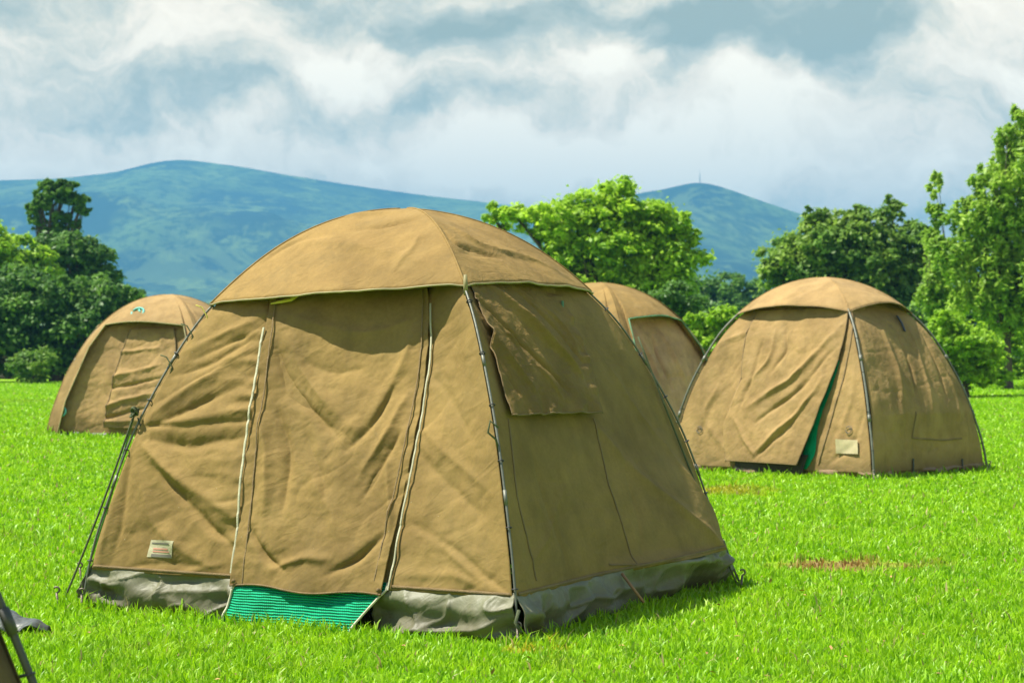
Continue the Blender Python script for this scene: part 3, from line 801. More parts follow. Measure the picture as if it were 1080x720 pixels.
# knots and cord ends along the left pole
def polept(tent, k, w_, off=.04):
    C = tent.c[k]; p = tent.f[k].pole(C, np.array([w_]))[0]; rad = C-tent.org; rad[2] = 0; rad /= np.linalg.norm(rad)
    return p+(rad*math.cos(w_*1.3)+np.array([0, 0, 1])*math.sin(w_*1.3))*off
pk = polept(T, 0, T.w_of_z(.92), .045); g1 = G(64, 640); g2 = G(88, 612)
for g_, r_c, m_ in ((g1, .0055, M_rope), (g2, .005, M_rope_g)):
    tie(T, sagline(pk, g_, .03), r_c, m_, 'guy_rope')
peg(T, g1, (-.02, 0)); peg(T, g2, (-.02, 0))
b = MB(); r0 = rng
for j in range(5): 
    c = pk+r0.normal(0, .010, 3); b.tube([c+np.array([math.cos(a)*.014, math.sin(a)*.012, math.sin(a+j)*.018]) for a in np.linspace(0, 6.28, 10)], .005, 5)
T.mb(b, 'knot', M_rope)
p1 = polept(T, 0, T.w_of_z(.90), .02); tie(T, [p1, p1+np.array([.03, -.01, -.08]), p1+np.array([.075, -.03, -.17]), p1+np.array([.09, -.03, -.21]), p1+np.array([.06, -.03, -.19]), p1+np.array([.03, -.02, -.14])], .004, M_rope)
for zz, mt in ((1.33, M_rope), (1.42, M_rope_y), (1.18, M_rope)):
    p1 = polept(T, 0, T.w_of_z(zz), .04); tie(T, [p1+np.array([-.03, 0, .01]), p1, p1+np.array([.03, -.01, -.05]), p1+np.array([.02, -.01, -.08])], .0035, mt)
# guy along the right pole
pr = polept(T, 2, T.w_of_z(1.28), .05); gR = G(779, 620); tie(T, sagline(pr, gR, .015), .0055, M_rope, 'guy_rope')
pr2 = polept(T, 2, T.w_of_z(.22), .03); tie(T, [pr2, (pr2+gR)/2+np.array([0, 0, .01]), gR+np.array([0, 0, .04])], .006, M_rope); peg(T, gR, (.02, 0))
for p_ in (F_, L_):
    peg(T, p_+np.array([.0, -.035, 0]), (0.0, 0))
p1 = polept(T, 1, T.w_of_z(.88), .04); tie(T, [p1, p1+np.array([-.035, -.005, .03]), p1+np.array([-.045, -.01, -.02]), p1+np.array([-.01, -.01, -.05]), p1+np.array([0, 0, -.09])], .005, M_rope)
p1 = polept(T, 1, .02, .03); tie(T, [p1+np.array([0, 0, .09]), p1+np.array([-.015, -.02, .04]), p1+np.array([.01, -.03, 0])], .008, M_rope)
# webbing pull on the side skirt
b = MB(); pa = f1.at(np.array([.42]), np.array([T.wl]), .03)[0]; pb = pa+np.array([.10, -.05, -.13]); b.tube([pa, (pa+pb)/2+np.array([0, -.01, 0]), pb], .007, 6); T.mb(b, 'webbing_strap', simple('brown_strap', (.30, .17, .07), .8))
# white care patch
def decal(tent, face, cpx, w_m, h_m, mat, name, off=.008, rot=0., parent=None, nu=8):
    u0, w0 = face.uw(*cpx); du = w_m/2/ (np.linalg.norm(face.base(np.array(1.), np.array(w0))-face.base(np.array(0.), np.array(w0)))); dw = h_m/2/ARC
    U, W = np.meshgrid(np.linspace(u0-du, u0+du, nu), np.linspace(w0-dw, w0+dw, nu), indexing='ij')
    o = tent.add(name, face.at(U, W, off), gridfaces(nu, nu), mat, parent)
    o.data.polygons.foreach_set('use_smooth', np.ones(len(o.data.polygons), dtype=bool)); return o
pt = decal(T, f0, (170, 579), .145, .085, M_white, 'care_patch', .004)
for j, (dy, ww) in enumerate(((-6, .11), (-1, .09), (2, .10), (6, .12))):
    decal(T, f0, (170, 579+dy), ww, .007 if j < 3 else .014, (M_greyprint, M_red, M_red, M_greyprint)[j], 'print_line', .0056, parent=pt)

# ================= right tent
F_r = G(921, 507); R_r = G(1043, 497); L_r = G(712, 497)
side = 2.35
u_ = (R_r-F_r); u_ /= np.linalg.norm(u_)
R_r = F_r+u_*2.05; lv = np.array([-u_[1], u_[0], 0]); L_r = F_r+lv*2.6
def to_ground(p): p = np.array(p, float); p[2] = float(gz(p[0], p[1])); return p
F_r, R_r, L_r = map(to_ground, (F_r, R_r, L_r)); B_r = to_ground(L_r+R_r-F_r)
print('right tent', F_r, R_r, L_r, project(L_r), project(R_r))
T2 = Tent([L_r, F_r, R_r, B_r], ((L_r[0]+R_r[0])/2-.02, (L_r[1]+R_r[1])/2, 2.03), 'pale brown dome tent at the right with its door hanging loose over a green edge', 31)
T2.vis = (0, 1); g0, g1_ = T2.f[0], T2.f[1]
for pts, w_, a in [([(745, 360), (790, 350), (800, 345)], .05, .015), ([(880, 350), (850, 400), (800, 450)], .06, .025), ([(870, 345), (830, 380), (800, 400)], .05, -.02), ([(770, 480), (740, 440), (760, 400)], .05, .012),
                   ([(905, 360), (900, 420), (880, 480)], .05, .012), ([(875, 490), (900, 470), (915, 430)], .04, -.014), ([(800, 480), (830, 450), (860, 430)], .04, .018)]: g0.fold(pts, w_, a)
for pts, w_, a in [([(925, 345), (940, 390), (945, 440)], .05, .02), ([(940, 345), (955, 390), (960, 430)], .035, -.022), ([(955, 345), (970, 400), (975, 440)], .04, .02), ([(965, 345), (985, 390), (990, 430)], .03, -.018),
                   ([(975, 360), (1000, 410), (1005, 450)], .04, .016), ([(930, 400), (950, 440), (950, 480)], .04, -.012)]: g1_.fold(pts, w_, a)
g0.sag = .03; g1_.sag = .03
wc_ = g1_.uw(980, 438)[1]
g1_.shape = lambda u, w_: .13*np.sin(u*math.pi)**.35*np.where(w_ > wc_, np.clip(1-(w_-wc_)/(.82-wc_), 0, 1), np.clip((w_/wc_), 0, 1)**1.2)
T2.walls([M_canvas_b]*4, .06, (150, 150), .8)
T2.skirts(M_skirt_b, .03, (120, 14))
def hemB(k, U, w0=g0.uw(850, 331)[1]): return w0+.006*np.sin(U*math.pi)-.004
T2.fly(M_fly_b, hemB, .02, .14, 90, 40, [(0, [(870, 300), (850, 315), (830, 325)], .05, -.012), (0, [(900, 305), (905, 320), (915, 326)], .04, .014), (1, [(905, 305), (930, 318), (945, 322)], .05, .012)], pipe=M_seam, piper=.006)
T2.poles(M_pole, .66, .03, .012, 4)
# loose door
DL3 = lin(g0.uw(800, 330), g0.uw(783, 400), g0.uw(765, 450), g0.uw(768, 482)); DR3 = lin(g0.uw(898, 330), g0.uw(885, 380), g0.uw(868, 430), g0.uw(846, 494))
DF2 = Face(g0.A, g0.B, g0.ap, g0.cen, 99); DF2.sag = .03; DF2.noise_amp = .006
for pts, w_, a in [([(888, 345), (840, 400), (790, 430)], .05, .035), ([(885, 365), (845, 415), (800, 445)], .035, -.03), ([(820, 345), (815, 380), (795, 400)], .04, .025), ([(830, 345), (832, 372), (815, 395)], .03, -.02),
                   ([(870, 400), (845, 440), (800, 478)], .04, .028), ([(860, 420), (835, 455), (800, 485)], .03, -.022), ([(775, 440), (790, 465), (800, 480)], .03, .02), ([(806, 360), (795, 400), (782, 430)], .035, -.02)]: DF2.fold(pts, w_, a)
w3 = g0.uw(800, 487)[1]
def ex2(U, W, a, r): return .02+.02*np.sin(a*math.pi)+(1-r)**1.5*(.07*a+.03)+.008*fbm(g0.base(U, W), 6, 3, 4)
V, F = patch(DF2, DL3, DR3, lambda s_: w3-.006*s_, g0.uw(850, 329)[1]+.01, 110, 150, 0., ex2)
d2 = T2.add('door_flap', V, F, M_canvas_b, solid=.005)
b = MB(); b.tube(V[:, 0], .006, 6); b.tube(V[-1], .005, 6); T2.mb(b, 'door_hem', M_seam, d2)
# green net showing beside the loose door + near-black sheet painting the shade in the gap below
gl = lambda W: DR3(W)-.02; gr = lambda W: DR3(W)+.004+.035*np.exp(-((W-(w3+.03))/.07)**2)
V, F = patch(g0, gl, gr, w3-.02, g0.uw(885, 380)[1], 14, 60, .012)
T2.add('mesh_panel', V, F, M_net, label='green mesh edge showing beside the loose door', solid=.002)
V, F = patch(g0, lambda W: DL3(W)+.05, lambda W: DR3(W)+.02, .006, w3+.03, 40, 12, .045)
T2.add('gap_shade_sheet', V, F, M_dark, label='black sheet painted as the shade under the loose door', solid=.002)
b = MB(); ws = np.linspace(w3-.0, g0.uw(850, 329)[1], 20); ribbon(b, g0, [(DR3(a)+.05*(1-(a-w3)*1.2).clip(0, 1)+.02, a) for a in ws], .016, .006, .003); T2.mb(b, 'seam', M_seam)
b = MB(); ribbon(b, g0, [(DL3(a)-.012, a) for a in ws], .014, .006, .003); T2.mb(b, 'seam', M_seam)
decal(T2, g0, (894, 471), .26, .14, simple('pale_patch', (.40, .34, .18), .8), 'care_patch', .02)
def ring(tent, face, cpx, r, mat, th, name='printed_mark', off=.014):
    u0, w0 = face.uw(*cpx); c = face.at(np.array([u0]), np.array([w0]), off)[0]; n = face.normal(np.array([u0]), np.array([w0]))[0]
    a_ = np.cross(n, [0, 0, 1.]); a_ /= np.linalg.norm(a_); b_ = np.cross(a_, n)
    b = MB(); b.tube([c+r*(math.cos(t)*a_+math.sin(t)*b_) for t in np.linspace(.4, 6.3, 20)], th, 5); b.tube([c-a_*r*.5, c+b_*r*.6], th, 5); tent.mb(b, name, mat)
ring(T2, g0, (738, 453), .035, M_greyprint, .004); ring(T2, g0, (896, 453), .035, M_greyprint, .004)
# window pocket outline on its side face
b = MB(); ribbon(b, g1_, [g1_.uw(*p) for p in [(957, 437), (957, 463), (990, 465), (1010, 463)]], .015, .006, .004); T2.mb(b, 'seam', M_seam)
for x in (960, 1013):
    b = MB(); ribbon(b, g1_, [g1_.uw(x, 484), g1_.uw(x+1, 502)], .022, .012, .006); T2.mb(b, 'webbing_strap', M_clip)
b = MB(); ribbon(b, g1_, [g1_.uw(943, 336), g1_.uw(950, 352)], .03, .02, .01); T2.mb(b, 'toggle', M_clip)
peg(T2, T2.c[1]+np.array([0, -.04, 0])); peg(T2, T2.c[2]+np.array([.05, 0, 0]))

# ================= tents whose fly is cut out round the door
def hemC(k, U, top, low, uc=.10, faces=(0, 1)):
    if k in faces:
        e = np.minimum(U, 1-U); return np.where(e < uc, low+(top-low)*sstep(uc*.75, uc, e), top)
    return top+0*U
def cut_tent(corners, apexoff, H, label, seed, mats, top, low, folds, cutfaces=(0, 1), pipe=M_piping):
    cs = [to_ground(c) for c in corners]; c_ = sum(cs)/4
    t = Tent(cs, (c_[0]+apexoff[0], c_[1]+apexoff[1], c_[2]+H), label, seed); t.vis = (0, 1)
    for k, pts, w_, a in folds: t.f[k].fold(pts, w_, a)
    for k in (0, 1): t.f[k].sag = .05; t.f[k].noise_amp = .012
    t.walls([mats[0]]*4, .05, (130, 130), .82)
    t.skirts(M_tarp, .02, (80, 10))
    t.fly(mats[1], lambda k, U: hemC(k, U, top, low, .08, cutfaces), .04, .13, 150, 60, None, pipe=pipe, piper=.009)
    t.poles(M_pole, .6, .03, .01, 3)
    return t
# left tent, about 26 m away
Dl = 27.
def sq(fx, fy, d, ang, side):                 # front corner pixel/dist, rotation, side length -> L,F,R,B
    f = P(fx, fy, d); f = np.array([f.x, f.y, 0.]); r_ = np.array([math.cos(ang), math.sin(ang), 0])*side; l_ = np.array([-math.sin(ang), math.cos(ang), 0])*side
    return [f+l_, f, f+r_, f+l_+r_]
# its door face looks at the camera: left corner (40,457), right corner hidden behind the main tent
cs = sq(222, 462, 25.4, R(74), 2.45)
tl = cut_tent(cs, (-.0, 0), 2.0, 'sandy dome tent half hidden behind the left edge of the big front tent', 51, (M_canvas_b, M_fly_b), .60, .0,
              [])
p_ = project(np.array(tl.c)); print('left tent px', p_, project(tl.ap))
h0 = tl.f[0]
for k_, (pts, w_, a) in enumerate([([(110, 400), (140, 392), (170, 385)], .05, .03), ([(105, 412), (140, 405), (170, 398)], .04, -.03), ([(80, 440), (120, 425), (165, 415)], .05, .035), ([(80, 447), (120, 440), (160, 428)], .04, -.03), ([(110, 375), (140, 370), (172, 366)], .04, .02), ([(60, 452), (100, 446), (150, 444)], .04, .025)]): h0.fold(pts, w_, a)
V, F = patch(h0, .34, .80, .05, .60, 90, 110, .03, lambda U, W, a, r: .012*fbm(h0.base(U, W), 5, 3, 8)+.02*np.sin(a*math.pi))
dd_ = tl.add('door_flap', V, F, M_canvas_b, solid=.006)
b = MB(); b.tube(V[0]+0, .012, 6); b.tube(V[-1], .008, 6); tl.mb(b, 'seam', M_seam, dd_)
ring(tl, h0, (66, 434), .07, M_teal, .014, off=.04); ring(tl, h0, (148, 335), .09, M_teal, .016, off=.12)
# middle tent behind
cs = sq(668, 470, 22.1, R(55), 2.62)
tm = cut_tent(cs, (0, 0), 2.12, 'brown dome tent in the middle distance with crumpled pinkish door, between two tents', 71, (M_canvas_c, M_fly), .60, .0,
              [(1, [(672, 350), (690, 380), (700, 420)], .05, .04), (1, [(690, 350), (700, 380), (712, 410)], .04, -.04), (1, [(700, 350), (715, 380), (725, 400)], .05, .04), (1, [(668, 380), (685, 400), (695, 430)], .04, -.03)], pipe=M_rope_g)
print('mid tent px', project(np.array(tm.c)), project(tm.ap))
# corner of a tent at the lower left
cs = [np.array(a) for a in ([-3.6, 7.2, 0], [-2.45, 4.85, 0], [-1.40, 5.95, 0], [-2.55, 8.3, 0])]
cs = sq(0, 0, 1, 0, 1)
c2 = np.array([-1.005, 4.3, 0.]); e1 = np.array([math.cos(R(222)), math.sin(R(222)), 0])*2.9; e2 = np.array([math.cos(R(132)), math.sin(R(132)), 0])*2.9
cs = [c2+e1+e2, c2+e1, c2, c2+e2]
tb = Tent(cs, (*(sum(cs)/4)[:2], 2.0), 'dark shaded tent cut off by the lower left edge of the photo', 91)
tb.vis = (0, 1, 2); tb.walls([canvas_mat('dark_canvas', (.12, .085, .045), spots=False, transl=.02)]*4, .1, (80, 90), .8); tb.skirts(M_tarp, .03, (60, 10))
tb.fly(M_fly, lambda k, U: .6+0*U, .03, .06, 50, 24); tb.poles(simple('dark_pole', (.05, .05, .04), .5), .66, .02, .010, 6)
print('corner tent px', project(c2))
# grey groundsheet scrap behind it
def scrap():
    nu, nw = 60, 40; a = G(-30, 668); c_ = G(56, 668)
    s_ = np.linspace(0, 1, nu)[:, None]; r_ = np.linspace(-1, 1, nw)[None]
    X = a[0]+(c_[0]-a[0])*s_+0*r_; wd = .16*(1-s_**2.2)+.03; Y = a[1]+.05*np.sin(s_*5)+r_*wd
    p = np.stack([X, Y, 0*X], -1); Z = .035+.05*(1-np.abs(r_)**1.5)*(1-s_*.6)*(1+.8*vnoise(p, 7, 4))+.02*fbm(p, 14, 3, 3)
    o = link('groundsheet', npmesh(np.stack([X-a[0], Y-a[1], Z], -1).reshape(-1, 3), gridfaces(nu, nw)), M_tarp)
    o.location = (a[0], a[1], 0); md = o.modifiers.new('t', 'SOLIDIFY'); md.thickness = .004
    tag(o, 'crumpled grey groundsheet lying on the grass at the lower left', 'groundsheet')
scrap()

# ------------------------------------------------------------------ foliage
def leaves(lobes, n, size, seed, clump=.35, spread=1., nclump=26, up=.75, droop=0., shell=.75, aspect=1.):
    """lobes: list of (c(3), r(3)); returns quads as leaf-sized faces gathered in clumps"""
    g = np.random.default_rng(seed); vol = np.array([l[1][0]*l[1][2] for l in lobes]); vol = vol/vol.sum(); V = []
    for (c, r), f in zip(lobes, vol):
        k = max(6, int(nclump*len(lobes)*f)); m = max(20, int(n*f/k))
        d = g.normal(size=(k, 3)); d /= np.linalg.norm(d, axis=1)[:, None]
        rad = g.uniform(shell, 1.03, (k, 1)); inner = g.random((k, 1)) < .22; rad = np.where(inner, g.uniform(.2, .7, (k, 1)), rad)
        cc = np.array(c)+d*rad*np.array(r)*g.uniform(.9, 1.16, (k, 1))
        cr_ = clump*min(r)*g.uniform(.55, 1.35, k)
        for i in range(k):
            q = g.normal(size=(m, 3)); q /= np.linalg.norm(q, axis=1)[:, None]
            q[:, 2] = np.where(q[:, 2] < -.3, q[:, 2]*.6, q[:, 2])
            rr = np.abs(g.normal(0, .55, (m, 1))).clip(0, 1.9)
            p = cc[i]+q*rr*cr_[i]*np.array([1.15, 1.15, .8])*spread
            if droop: p[:, 2] -= droop*g.random(m)**2*cr_[i]*3
            nrm = q*.8+g.normal(0, .55, (m, 3)); nrm[:, 2] += up; nrm /= np.linalg.norm(nrm, axis=1)[:, None]
            a = np.cross(nrm, g.normal(size=(m, 3))); a /= np.linalg.norm(a, axis=1)[:, None]; b_ = np.cross(nrm, a)
            s_ = size*g.uniform(.6, 1.3, (m, 1))
            V.append(np.stack([p-a*s_*.62*aspect, p-b_*s_*.32, p+a*s_*.62*aspect, p+b_*s_*.32], 1))
    V = np.concatenate(V).reshape(-1, 3); F = np.arange(len(V)).reshape(-1, 4); return V, F
def lobe(px, py, rx, ry, d, dy=0, depth=None):
    k = d/FPX; p = P(px, py, d+dy); return (np.array(p), np.array([rx*k, (depth or (rx+ry)/2)*k, ry*k]))
def tree(name, label, cat, basepx, d, lobes, n, size, mat, seed, trunk_r=.25, group=None, limbs=True, fork=0, tw='trunk', cr='crown', **kw):
    bp = P(basepx, 400, d); bp = Vector((bp.x, bp.y, float(gz(bp.x, bp.y)))); L = [lobe(*l[:4], d, *(l[4:] or (0,))) for l in lobes]
    # solidify the big lobes with sub-lobes so the outline is knobbly
    g = np.random.default_rng(seed+500); L2 = []
    for c, r in L:
        L2.append((c, r*.85))
        for _ in range(5):
            dd = g.normal(size=3); dd[2] = abs(dd[2])*.9+.05*g.normal(); dd /= np.linalg.norm(dd); L2.append((c+dd*r*.8, r*g.uniform(.28, .5)))
    root = empty(name, bp); tag(root, label, cat, group)
    V, F = leaves(L2, n, size, seed, **kw)
    low = V[:, 2] < bp.z+.02; V[low, 2] = bp.z+.02+.1*np.abs(V[low, 2]-bp.z).clip(0, 1)
    link(cr, npmesh(V, F, bp), mat, root, smooth=False)
    b = MB(); bp_ = np.array(bp)
    cen = np.mean([c for c, r in L], 0); hub = bp_+(cen-bp_)*.35; hub[0] = bp_[0]*.7+cen[0]*.3
    b.tube([bp_-np.array([0, 0, .3]), bp_+np.array([0, 0, .15]), (bp_+hub)/2+np.array([.1, 0, 0])*trunk_r, hub], [trunk_r*1.5, trunk_r*1.1, trunk_r*.9, trunk_r*.75], 10)
    for i, (c, r) in enumerate(L):
        m_ = (hub+c)/2+g.normal(0, .12, 3)*np.linalg.norm(c-hub)*.5; b.tube([hub-(hub-bp_)*.1, m_, c*.7+m_*.3, c], [trunk_r*.6, trunk_r*.42, trunk_r*.2, trunk_r*.06], 7)
        for _ in range(3):
            dd = g.normal(size=3); dd /= np.linalg.norm(dd); dd[2] = abs(dd[2]); b.tube([m_, c*.5+m_*.5+dd*r*.3, c+dd*r*.6], [trunk_r*.22, trunk_r*.14, trunk_r*.04], 5)
    b.build(tw, M_bark, root, off=bp_)
    return root
TG = 'trees beyond the camp'; SG = 'shrubs at the edge of the lawn'
tree('broadleaf_tree', 'bright green broad crowned tree behind the big front tent', 'tree', 640, 62,
     [(640, 225, 42, 32), (592, 238, 36, 26), (548, 232, 28, 16), (690, 238, 34, 28), (660, 270, 60, 30), (610, 275, 50, 28), (705, 280, 34, 32), (640, 310, 70, 30), (722, 255, 14, 22), (520, 228, 14, 12), (700, 315, 40, 24)],
     95000, .17, L_bright, 1, .32, TG, nclump=16, clump=.55)
tree('broadleaf_tree', 'wide dark green rounded tree rising behind the right tent', 'tree', 890, 74,
     [(870, 262, 50, 36), (920, 262, 48, 30), (965, 272, 30, 36), (840, 285, 40, 30), (900, 300, 80, 34), (860, 235, 18, 16), (905, 232, 14, 14), (938, 228, 14, 18), (958, 320, 40, 40), (850, 325, 50, 34), (818, 290, 18, 14)],
     95000, .19, L_mid, 2, .35, TG, nclump=16, clump=.5)
tree('feathery_tree', 'tall loose bright tree with dark trunk at the right edge', 'tree', 1064, 56,
     [(1050, 195, 26, 26), (1066, 150, 18, 20), (1075, 240, 40, 36), (1030, 228, 30, 26), (1045, 285, 42, 34), (1085, 180, 34, 40), (1010, 270, 26, 26), (1090, 290, 40, 40), (1078, 125, 12, 12), (1022, 315, 22, 22), (1050, 325, 34, 26), (1090, 335, 30, 30)],
     38000, .13, L_wisp, 3, .12, TG, nclump=24, clump=.32, droop=.55, aspect=1.5)
tree('slender_tree', 'slender young tree with a thin tuft above the shrubs, beside the tall right edge tree', 'tree', 990, 58,
     [(986, 196, 8, 14), (988, 225, 11, 14), (982, 255, 13, 18), (992, 285, 18, 22), (984, 315, 18, 18)], 7500, .13, L_wisp, 4, .05, TG, nclump=9, clump=.42, droop=.6)
tree('umbrella_tree', 'small tufted dark crown standing tall above the left thicket against the hill', 'tree', 52, 100,
     [(60, 205, 20, 11), (45, 218, 13, 10), (78, 212, 13, 9), (40, 235, 9, 8), (86, 222, 8, 7), (66, 232, 12, 9), (58, 248, 16, 10), (87, 212, 8, 6), (35, 222, 8, 7), (70, 196, 14, 6), (50, 195, 10, 6), (80, 240, 7, 7)], 15000, .22, L_dark, 5, .36, TG, nclump=13, clump=.32)
tree('broadleaf_tree', 'dark leafy tree with a domed crown under the tall left tree', 'tree', 80, 92,
     [(80, 272, 32, 22), (105, 275, 16, 16), (60, 265, 24, 16), (100, 300, 30, 22), (40, 290, 30, 24)], 30000, .23, L_dark, 6, .3, TG, nclump=14, clump=.5)
tree('broadleaf_tree', 'yellow green tree at the left edge above the dark hedge', 'tree', 5, 88,
     [(5, 262, 26, 24), (30, 275, 24, 20), (-25, 260, 30, 30), (20, 300, 40, 26), (50, 300, 20, 18)], 32000, .22, L_bright, 7, .3, TG, nclump=14, clump=.5)
tree('spreading_shrub', 'big dark green thicket behind the left tent', 'shrub', 60, 80,
     [(30, 320, 50, 36), (90, 318, 44, 28), (60, 350, 70, 40), (-20, 340, 50, 50), (120, 340, 26, 40), (110, 375, 40, 30), (30, 375, 60, 30), (-40, 380, 40, 30), (165, 385, 30, 20), (135, 322, 22, 20)],
     110000, .20, L_dark, 8, .3, SG, nclump=18, clump=.42)
tree('round_bush', 'small round light green bush on the grass at the left', 'bush', 35, 76, [(35, 388, 23, 20), (30, 378, 12, 10), (42, 380, 12, 9)], 16000, .11, L_mid, 9, .08, SG, nclump=20, clump=.45, tw='stem', cr='foliage')
tree('broadleaf_tree', 'very dark round tree between the bright tree and the right tree', 'tree', 765, 150,
     [(765, 305, 30, 18), (740, 312, 24, 18), (795, 312, 22, 16), (760, 335, 50, 26)], 26000, .36, L_dark, 10, .4, TG, nclump=16, clump=.5)
tree('leafy_shrub', 'lime green sunlit shrub between the middle and right tents', 'shrub', 765, 50,
     [(765, 338, 22, 18), (745, 355, 20, 14), (785, 352, 16, 16), (735, 338, 10, 9), (750, 378, 40, 26)], 24000, .13, L_bright, 11, .08, SG, nclump=16, clump=.45, tw='stem', cr='foliage')
tree('leafy_shrub', 'dark shrub at the foot of the bright tree, behind the middle tent', 'shrub', 715, 56,
     [(715, 325, 34, 26), (680, 335, 34, 24), (740, 345, 24, 24), (700, 365, 50, 30), (640, 350, 50, 30)], 26000, .14, L_dark, 12, .08, SG, nclump=16, clump=.45, tw='stem', cr='foliage')
tree('leafy_shrub', 'light green shrub under the tall right tree, right of the right tent', 'shrub', 1020, 50,
     [(1018, 365, 34, 26), (1000, 345, 22, 18), (1035, 378, 26, 18), (1010, 388, 28, 14), (1015, 400, 40, 12), (985, 395, 20, 14), (1045, 396, 26, 12)], 34000, .11, L_bright, 13, .06, SG, nclump=16, clump=.45, tw='stem', cr='foliage')
tree('leafy_shrub', 'yellow green bush beyond the trunk at the right edge', 'shrub', 1085, 66,
     [(1080, 365, 30, 22), (1100, 350, 30, 30), (1055, 375, 22, 14), (1080, 390, 40, 10)], 16000, .13, L_bright, 14, .06, SG, nclump=16, clump=.45, tw='stem', cr='foliage')
tree('spreading_shrub', 'dark thicket behind the right tent, below the wide tree', 'shrub', 960, 70,
     [(960, 355, 50, 34), (1010, 340, 40, 34), (900, 365, 50, 30), (1060, 330, 50, 36), (1110, 330, 50, 40), (1000, 380, 60, 20)], 60000, .17, L_dark, 15, .2, SG, nclump=16, clump=.45, tw='stem', cr='foliage')
# far-off wood reading as one mass
def farwood():
    g = np.random.default_rng(5); L = []
    for i in range(260):
        x = g.uniform(-150, 190); y = g.uniform(190, 330); h = g.uniform(3, 5.5); L.append((np.array([x, y, h*.5]), np.array([h*.7, h*.7, h*.5])))
    V, F = leaves(L, 150000, .9, 77, nclump=7, clump=.5); o = link('woodland', npmesh(V, F), L_far, None, smooth=False)
    tag(o, 'dark woodland stretching along the foot of the hills', 'woodland', kind='stuff')
farwood()

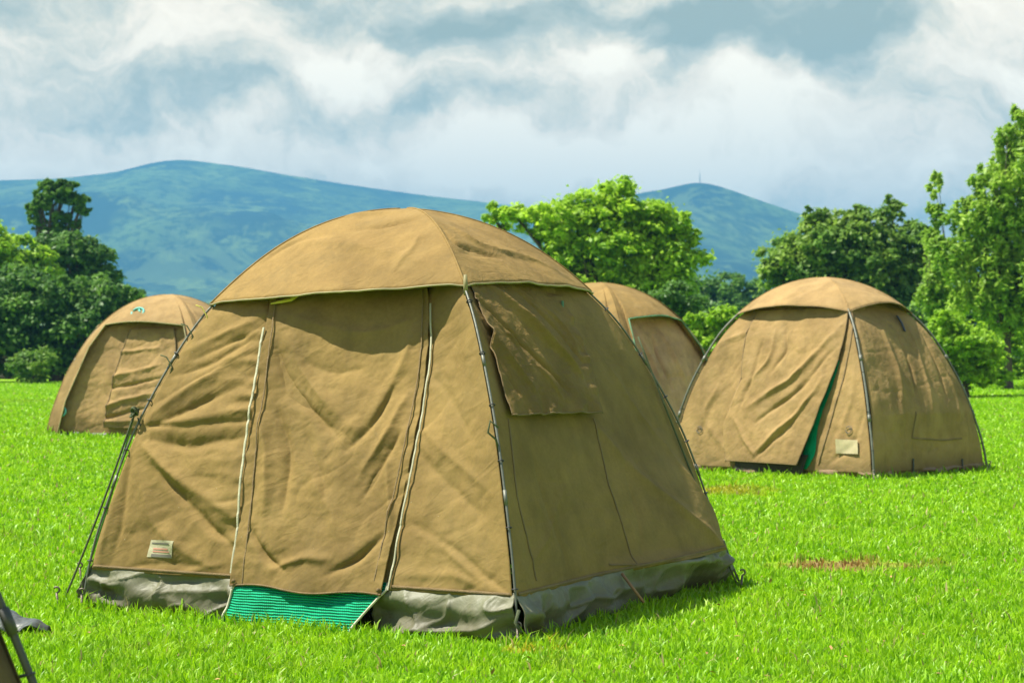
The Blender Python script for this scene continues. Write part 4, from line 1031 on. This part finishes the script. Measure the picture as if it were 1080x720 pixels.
# ------------------------------------------------------------------ grass
def inside(poly, x, y):
    r = np.ones(len(x), bool); n = len(poly)
    sg = None
    for i in range(n):
        a, b_ = poly[i], poly[(i+1) % n]; c = (b_[0]-a[0])*(y-a[1])-(b_[1]-a[1])*(x-a[0])
        r &= (c > 0.0)
    return r
def grass():
    g = np.random.default_rng(12)
    N = 640000
    d = np.exp(g.uniform(math.log(5.2), math.log(80), N)); hw = d*.285+1.1
    x = g.uniform(-1, 1, N)*hw; y = d
    keep = np.ones(N, bool)
    for t in (T, T2, tl, tm, tb):
        p = [c[:2] for c in t.c]; p = p if (p[1][0]-p[0][0])*(p[2][1]-p[1][1])-(p[1][1]-p[0][1])*(p[2][0]-p[1][0]) > 0 else p[::-1]
        keep &= ~inside(p, x, y)
    P2 = np.stack([x, y, 0*x], -1)
    bp_ = G(885, 597); bd = np.hypot((x-bp_[0])/.5, (y-bp_[1])/.34)
    keep &= ~((bd < 1) & (g.random(N) < .75))
    x, y, d, P2 = x[keep], y[keep], d[keep], P2[keep]; n = len(x)
    h = (.030+.030*g.random(n)+.020*fbm(P2, 1.6, 3, 2)+.016*fbm(P2, 7., 2, 6))*np.where(g.random(n) < .04, 1.7, 1.)
    h = np.clip(h*.88, .012, .12)*np.clip(.9+d*.012, 1, 1.25)
    # longer uncut grass against the tent walls
    for t in (T, T2, tl):
        for i in range(4):
            a, b_ = t.c[i][:2], t.c[(i+1) % 4][:2]; ab = b_-a; q = np.clip(((x-a[0])*ab[0]+(y-a[1])*ab[1])/ab.dot(ab), 0, 1)
            ds = np.hypot(x-a[0]-q*ab[0], y-a[1]-q*ab[1]); h *= 1+.75*np.exp(-(ds/.12)**2)*g.random(n)
    wd = .0042*np.clip(d/8, 1, 6)*g.uniform(.7, 1.3, n)
    an = g.uniform(0, 2*math.pi, n)+1.5*vnoise(P2, .9, 5); lean = g.uniform(.1, .9, n)*h
    dx, dy = np.cos(an), np.sin(an); fx, fy = -dy, dx
    rt = g.uniform(0, 2*math.pi, n); fx, fy = np.cos(rt), np.sin(rt)
    z = gz(x, y)-.004
    v = np.empty((n, 5, 3))
    v[:, 0] = np.stack([x-fx*wd, y-fy*wd, z], 1); v[:, 1] = np.stack([x+fx*wd, y+fy*wd, z], 1)
    mx, my = x+dx*lean*.35, y+dy*lean*.35
    v[:, 2] = np.stack([mx+fx*wd*.8, my+fy*wd*.8, z+h*.6], 1); v[:, 3] = np.stack([mx-fx*wd*.8, my-fy*wd*.8, z+h*.6], 1)
    v[:, 4] = np.stack([x+dx*lean, y+dy*lean, z+h*(1-.25*(lean/h)**2)], 1)
    b = np.arange(n)[:, None]*5
    me = npmesh(v.reshape(-1, 3), [b+np.array([[0, 1, 2, 3]]), b+np.array([[3, 2, 4]])])
    o = link('grass', me, M_blade, None, smooth=False); tag(o, 'short bright green lawn grass', 'grass', kind='stuff')
grass()
def litter():
    g = np.random.default_rng(4); V = []; n = 130
    for i in range(n):
        y = math.exp(g.uniform(math.log(6.5), math.log(15))); x = g.uniform(-1, 1)*y*.27; s_ = g.uniform(.008, .02)
        c = np.array([x, y, .035]); a = g.normal(size=3); a[2] *= .3; a /= np.linalg.norm(a); b_ = np.cross(a, [0, .3, 1]); b_ /= np.linalg.norm(b_)
        V += [c-a*s_, c-b_*s_*.5, c+a*s_, c+b_*s_*.5+np.array([0, 0, .006])]
    o = link('fallen_leaves', npmesh(np.array(V), np.arange(len(V)).reshape(-1, 4)), simple('dry_leaf', (.36, .20, .07), .8, var=.5), None, smooth=False)
    tag(o, 'dry brown leaf scraps scattered in the grass', 'leaf litter', kind='stuff')
litter()
# ------------------------------------------------------------------ haze
def haze():
    b = MB(); b.box((0, 2650, 219), np.eye(3), (6500, 3050, 226)); m = bpy.data.materials.new('haze'); m.use_nodes = True; t = NT(m.node_tree); t.n.clear()
    o_ = t.new('ShaderNodeOutputMaterial'); v = t.new('ShaderNodeVolumePrincipled')
    v.inputs['Color'].default_value = (.14, .45, .72, 1); v.inputs['Density'].default_value = .00030; v.inputs['Anisotropy'].default_value = 0
    t.l.new(v.outputs[0], o_.inputs['Volume']); o = b.build('haze', m, None, smooth=False); tag(o, 'pale blue haze over the distant hills', 'haze', kind='stuff')
haze()
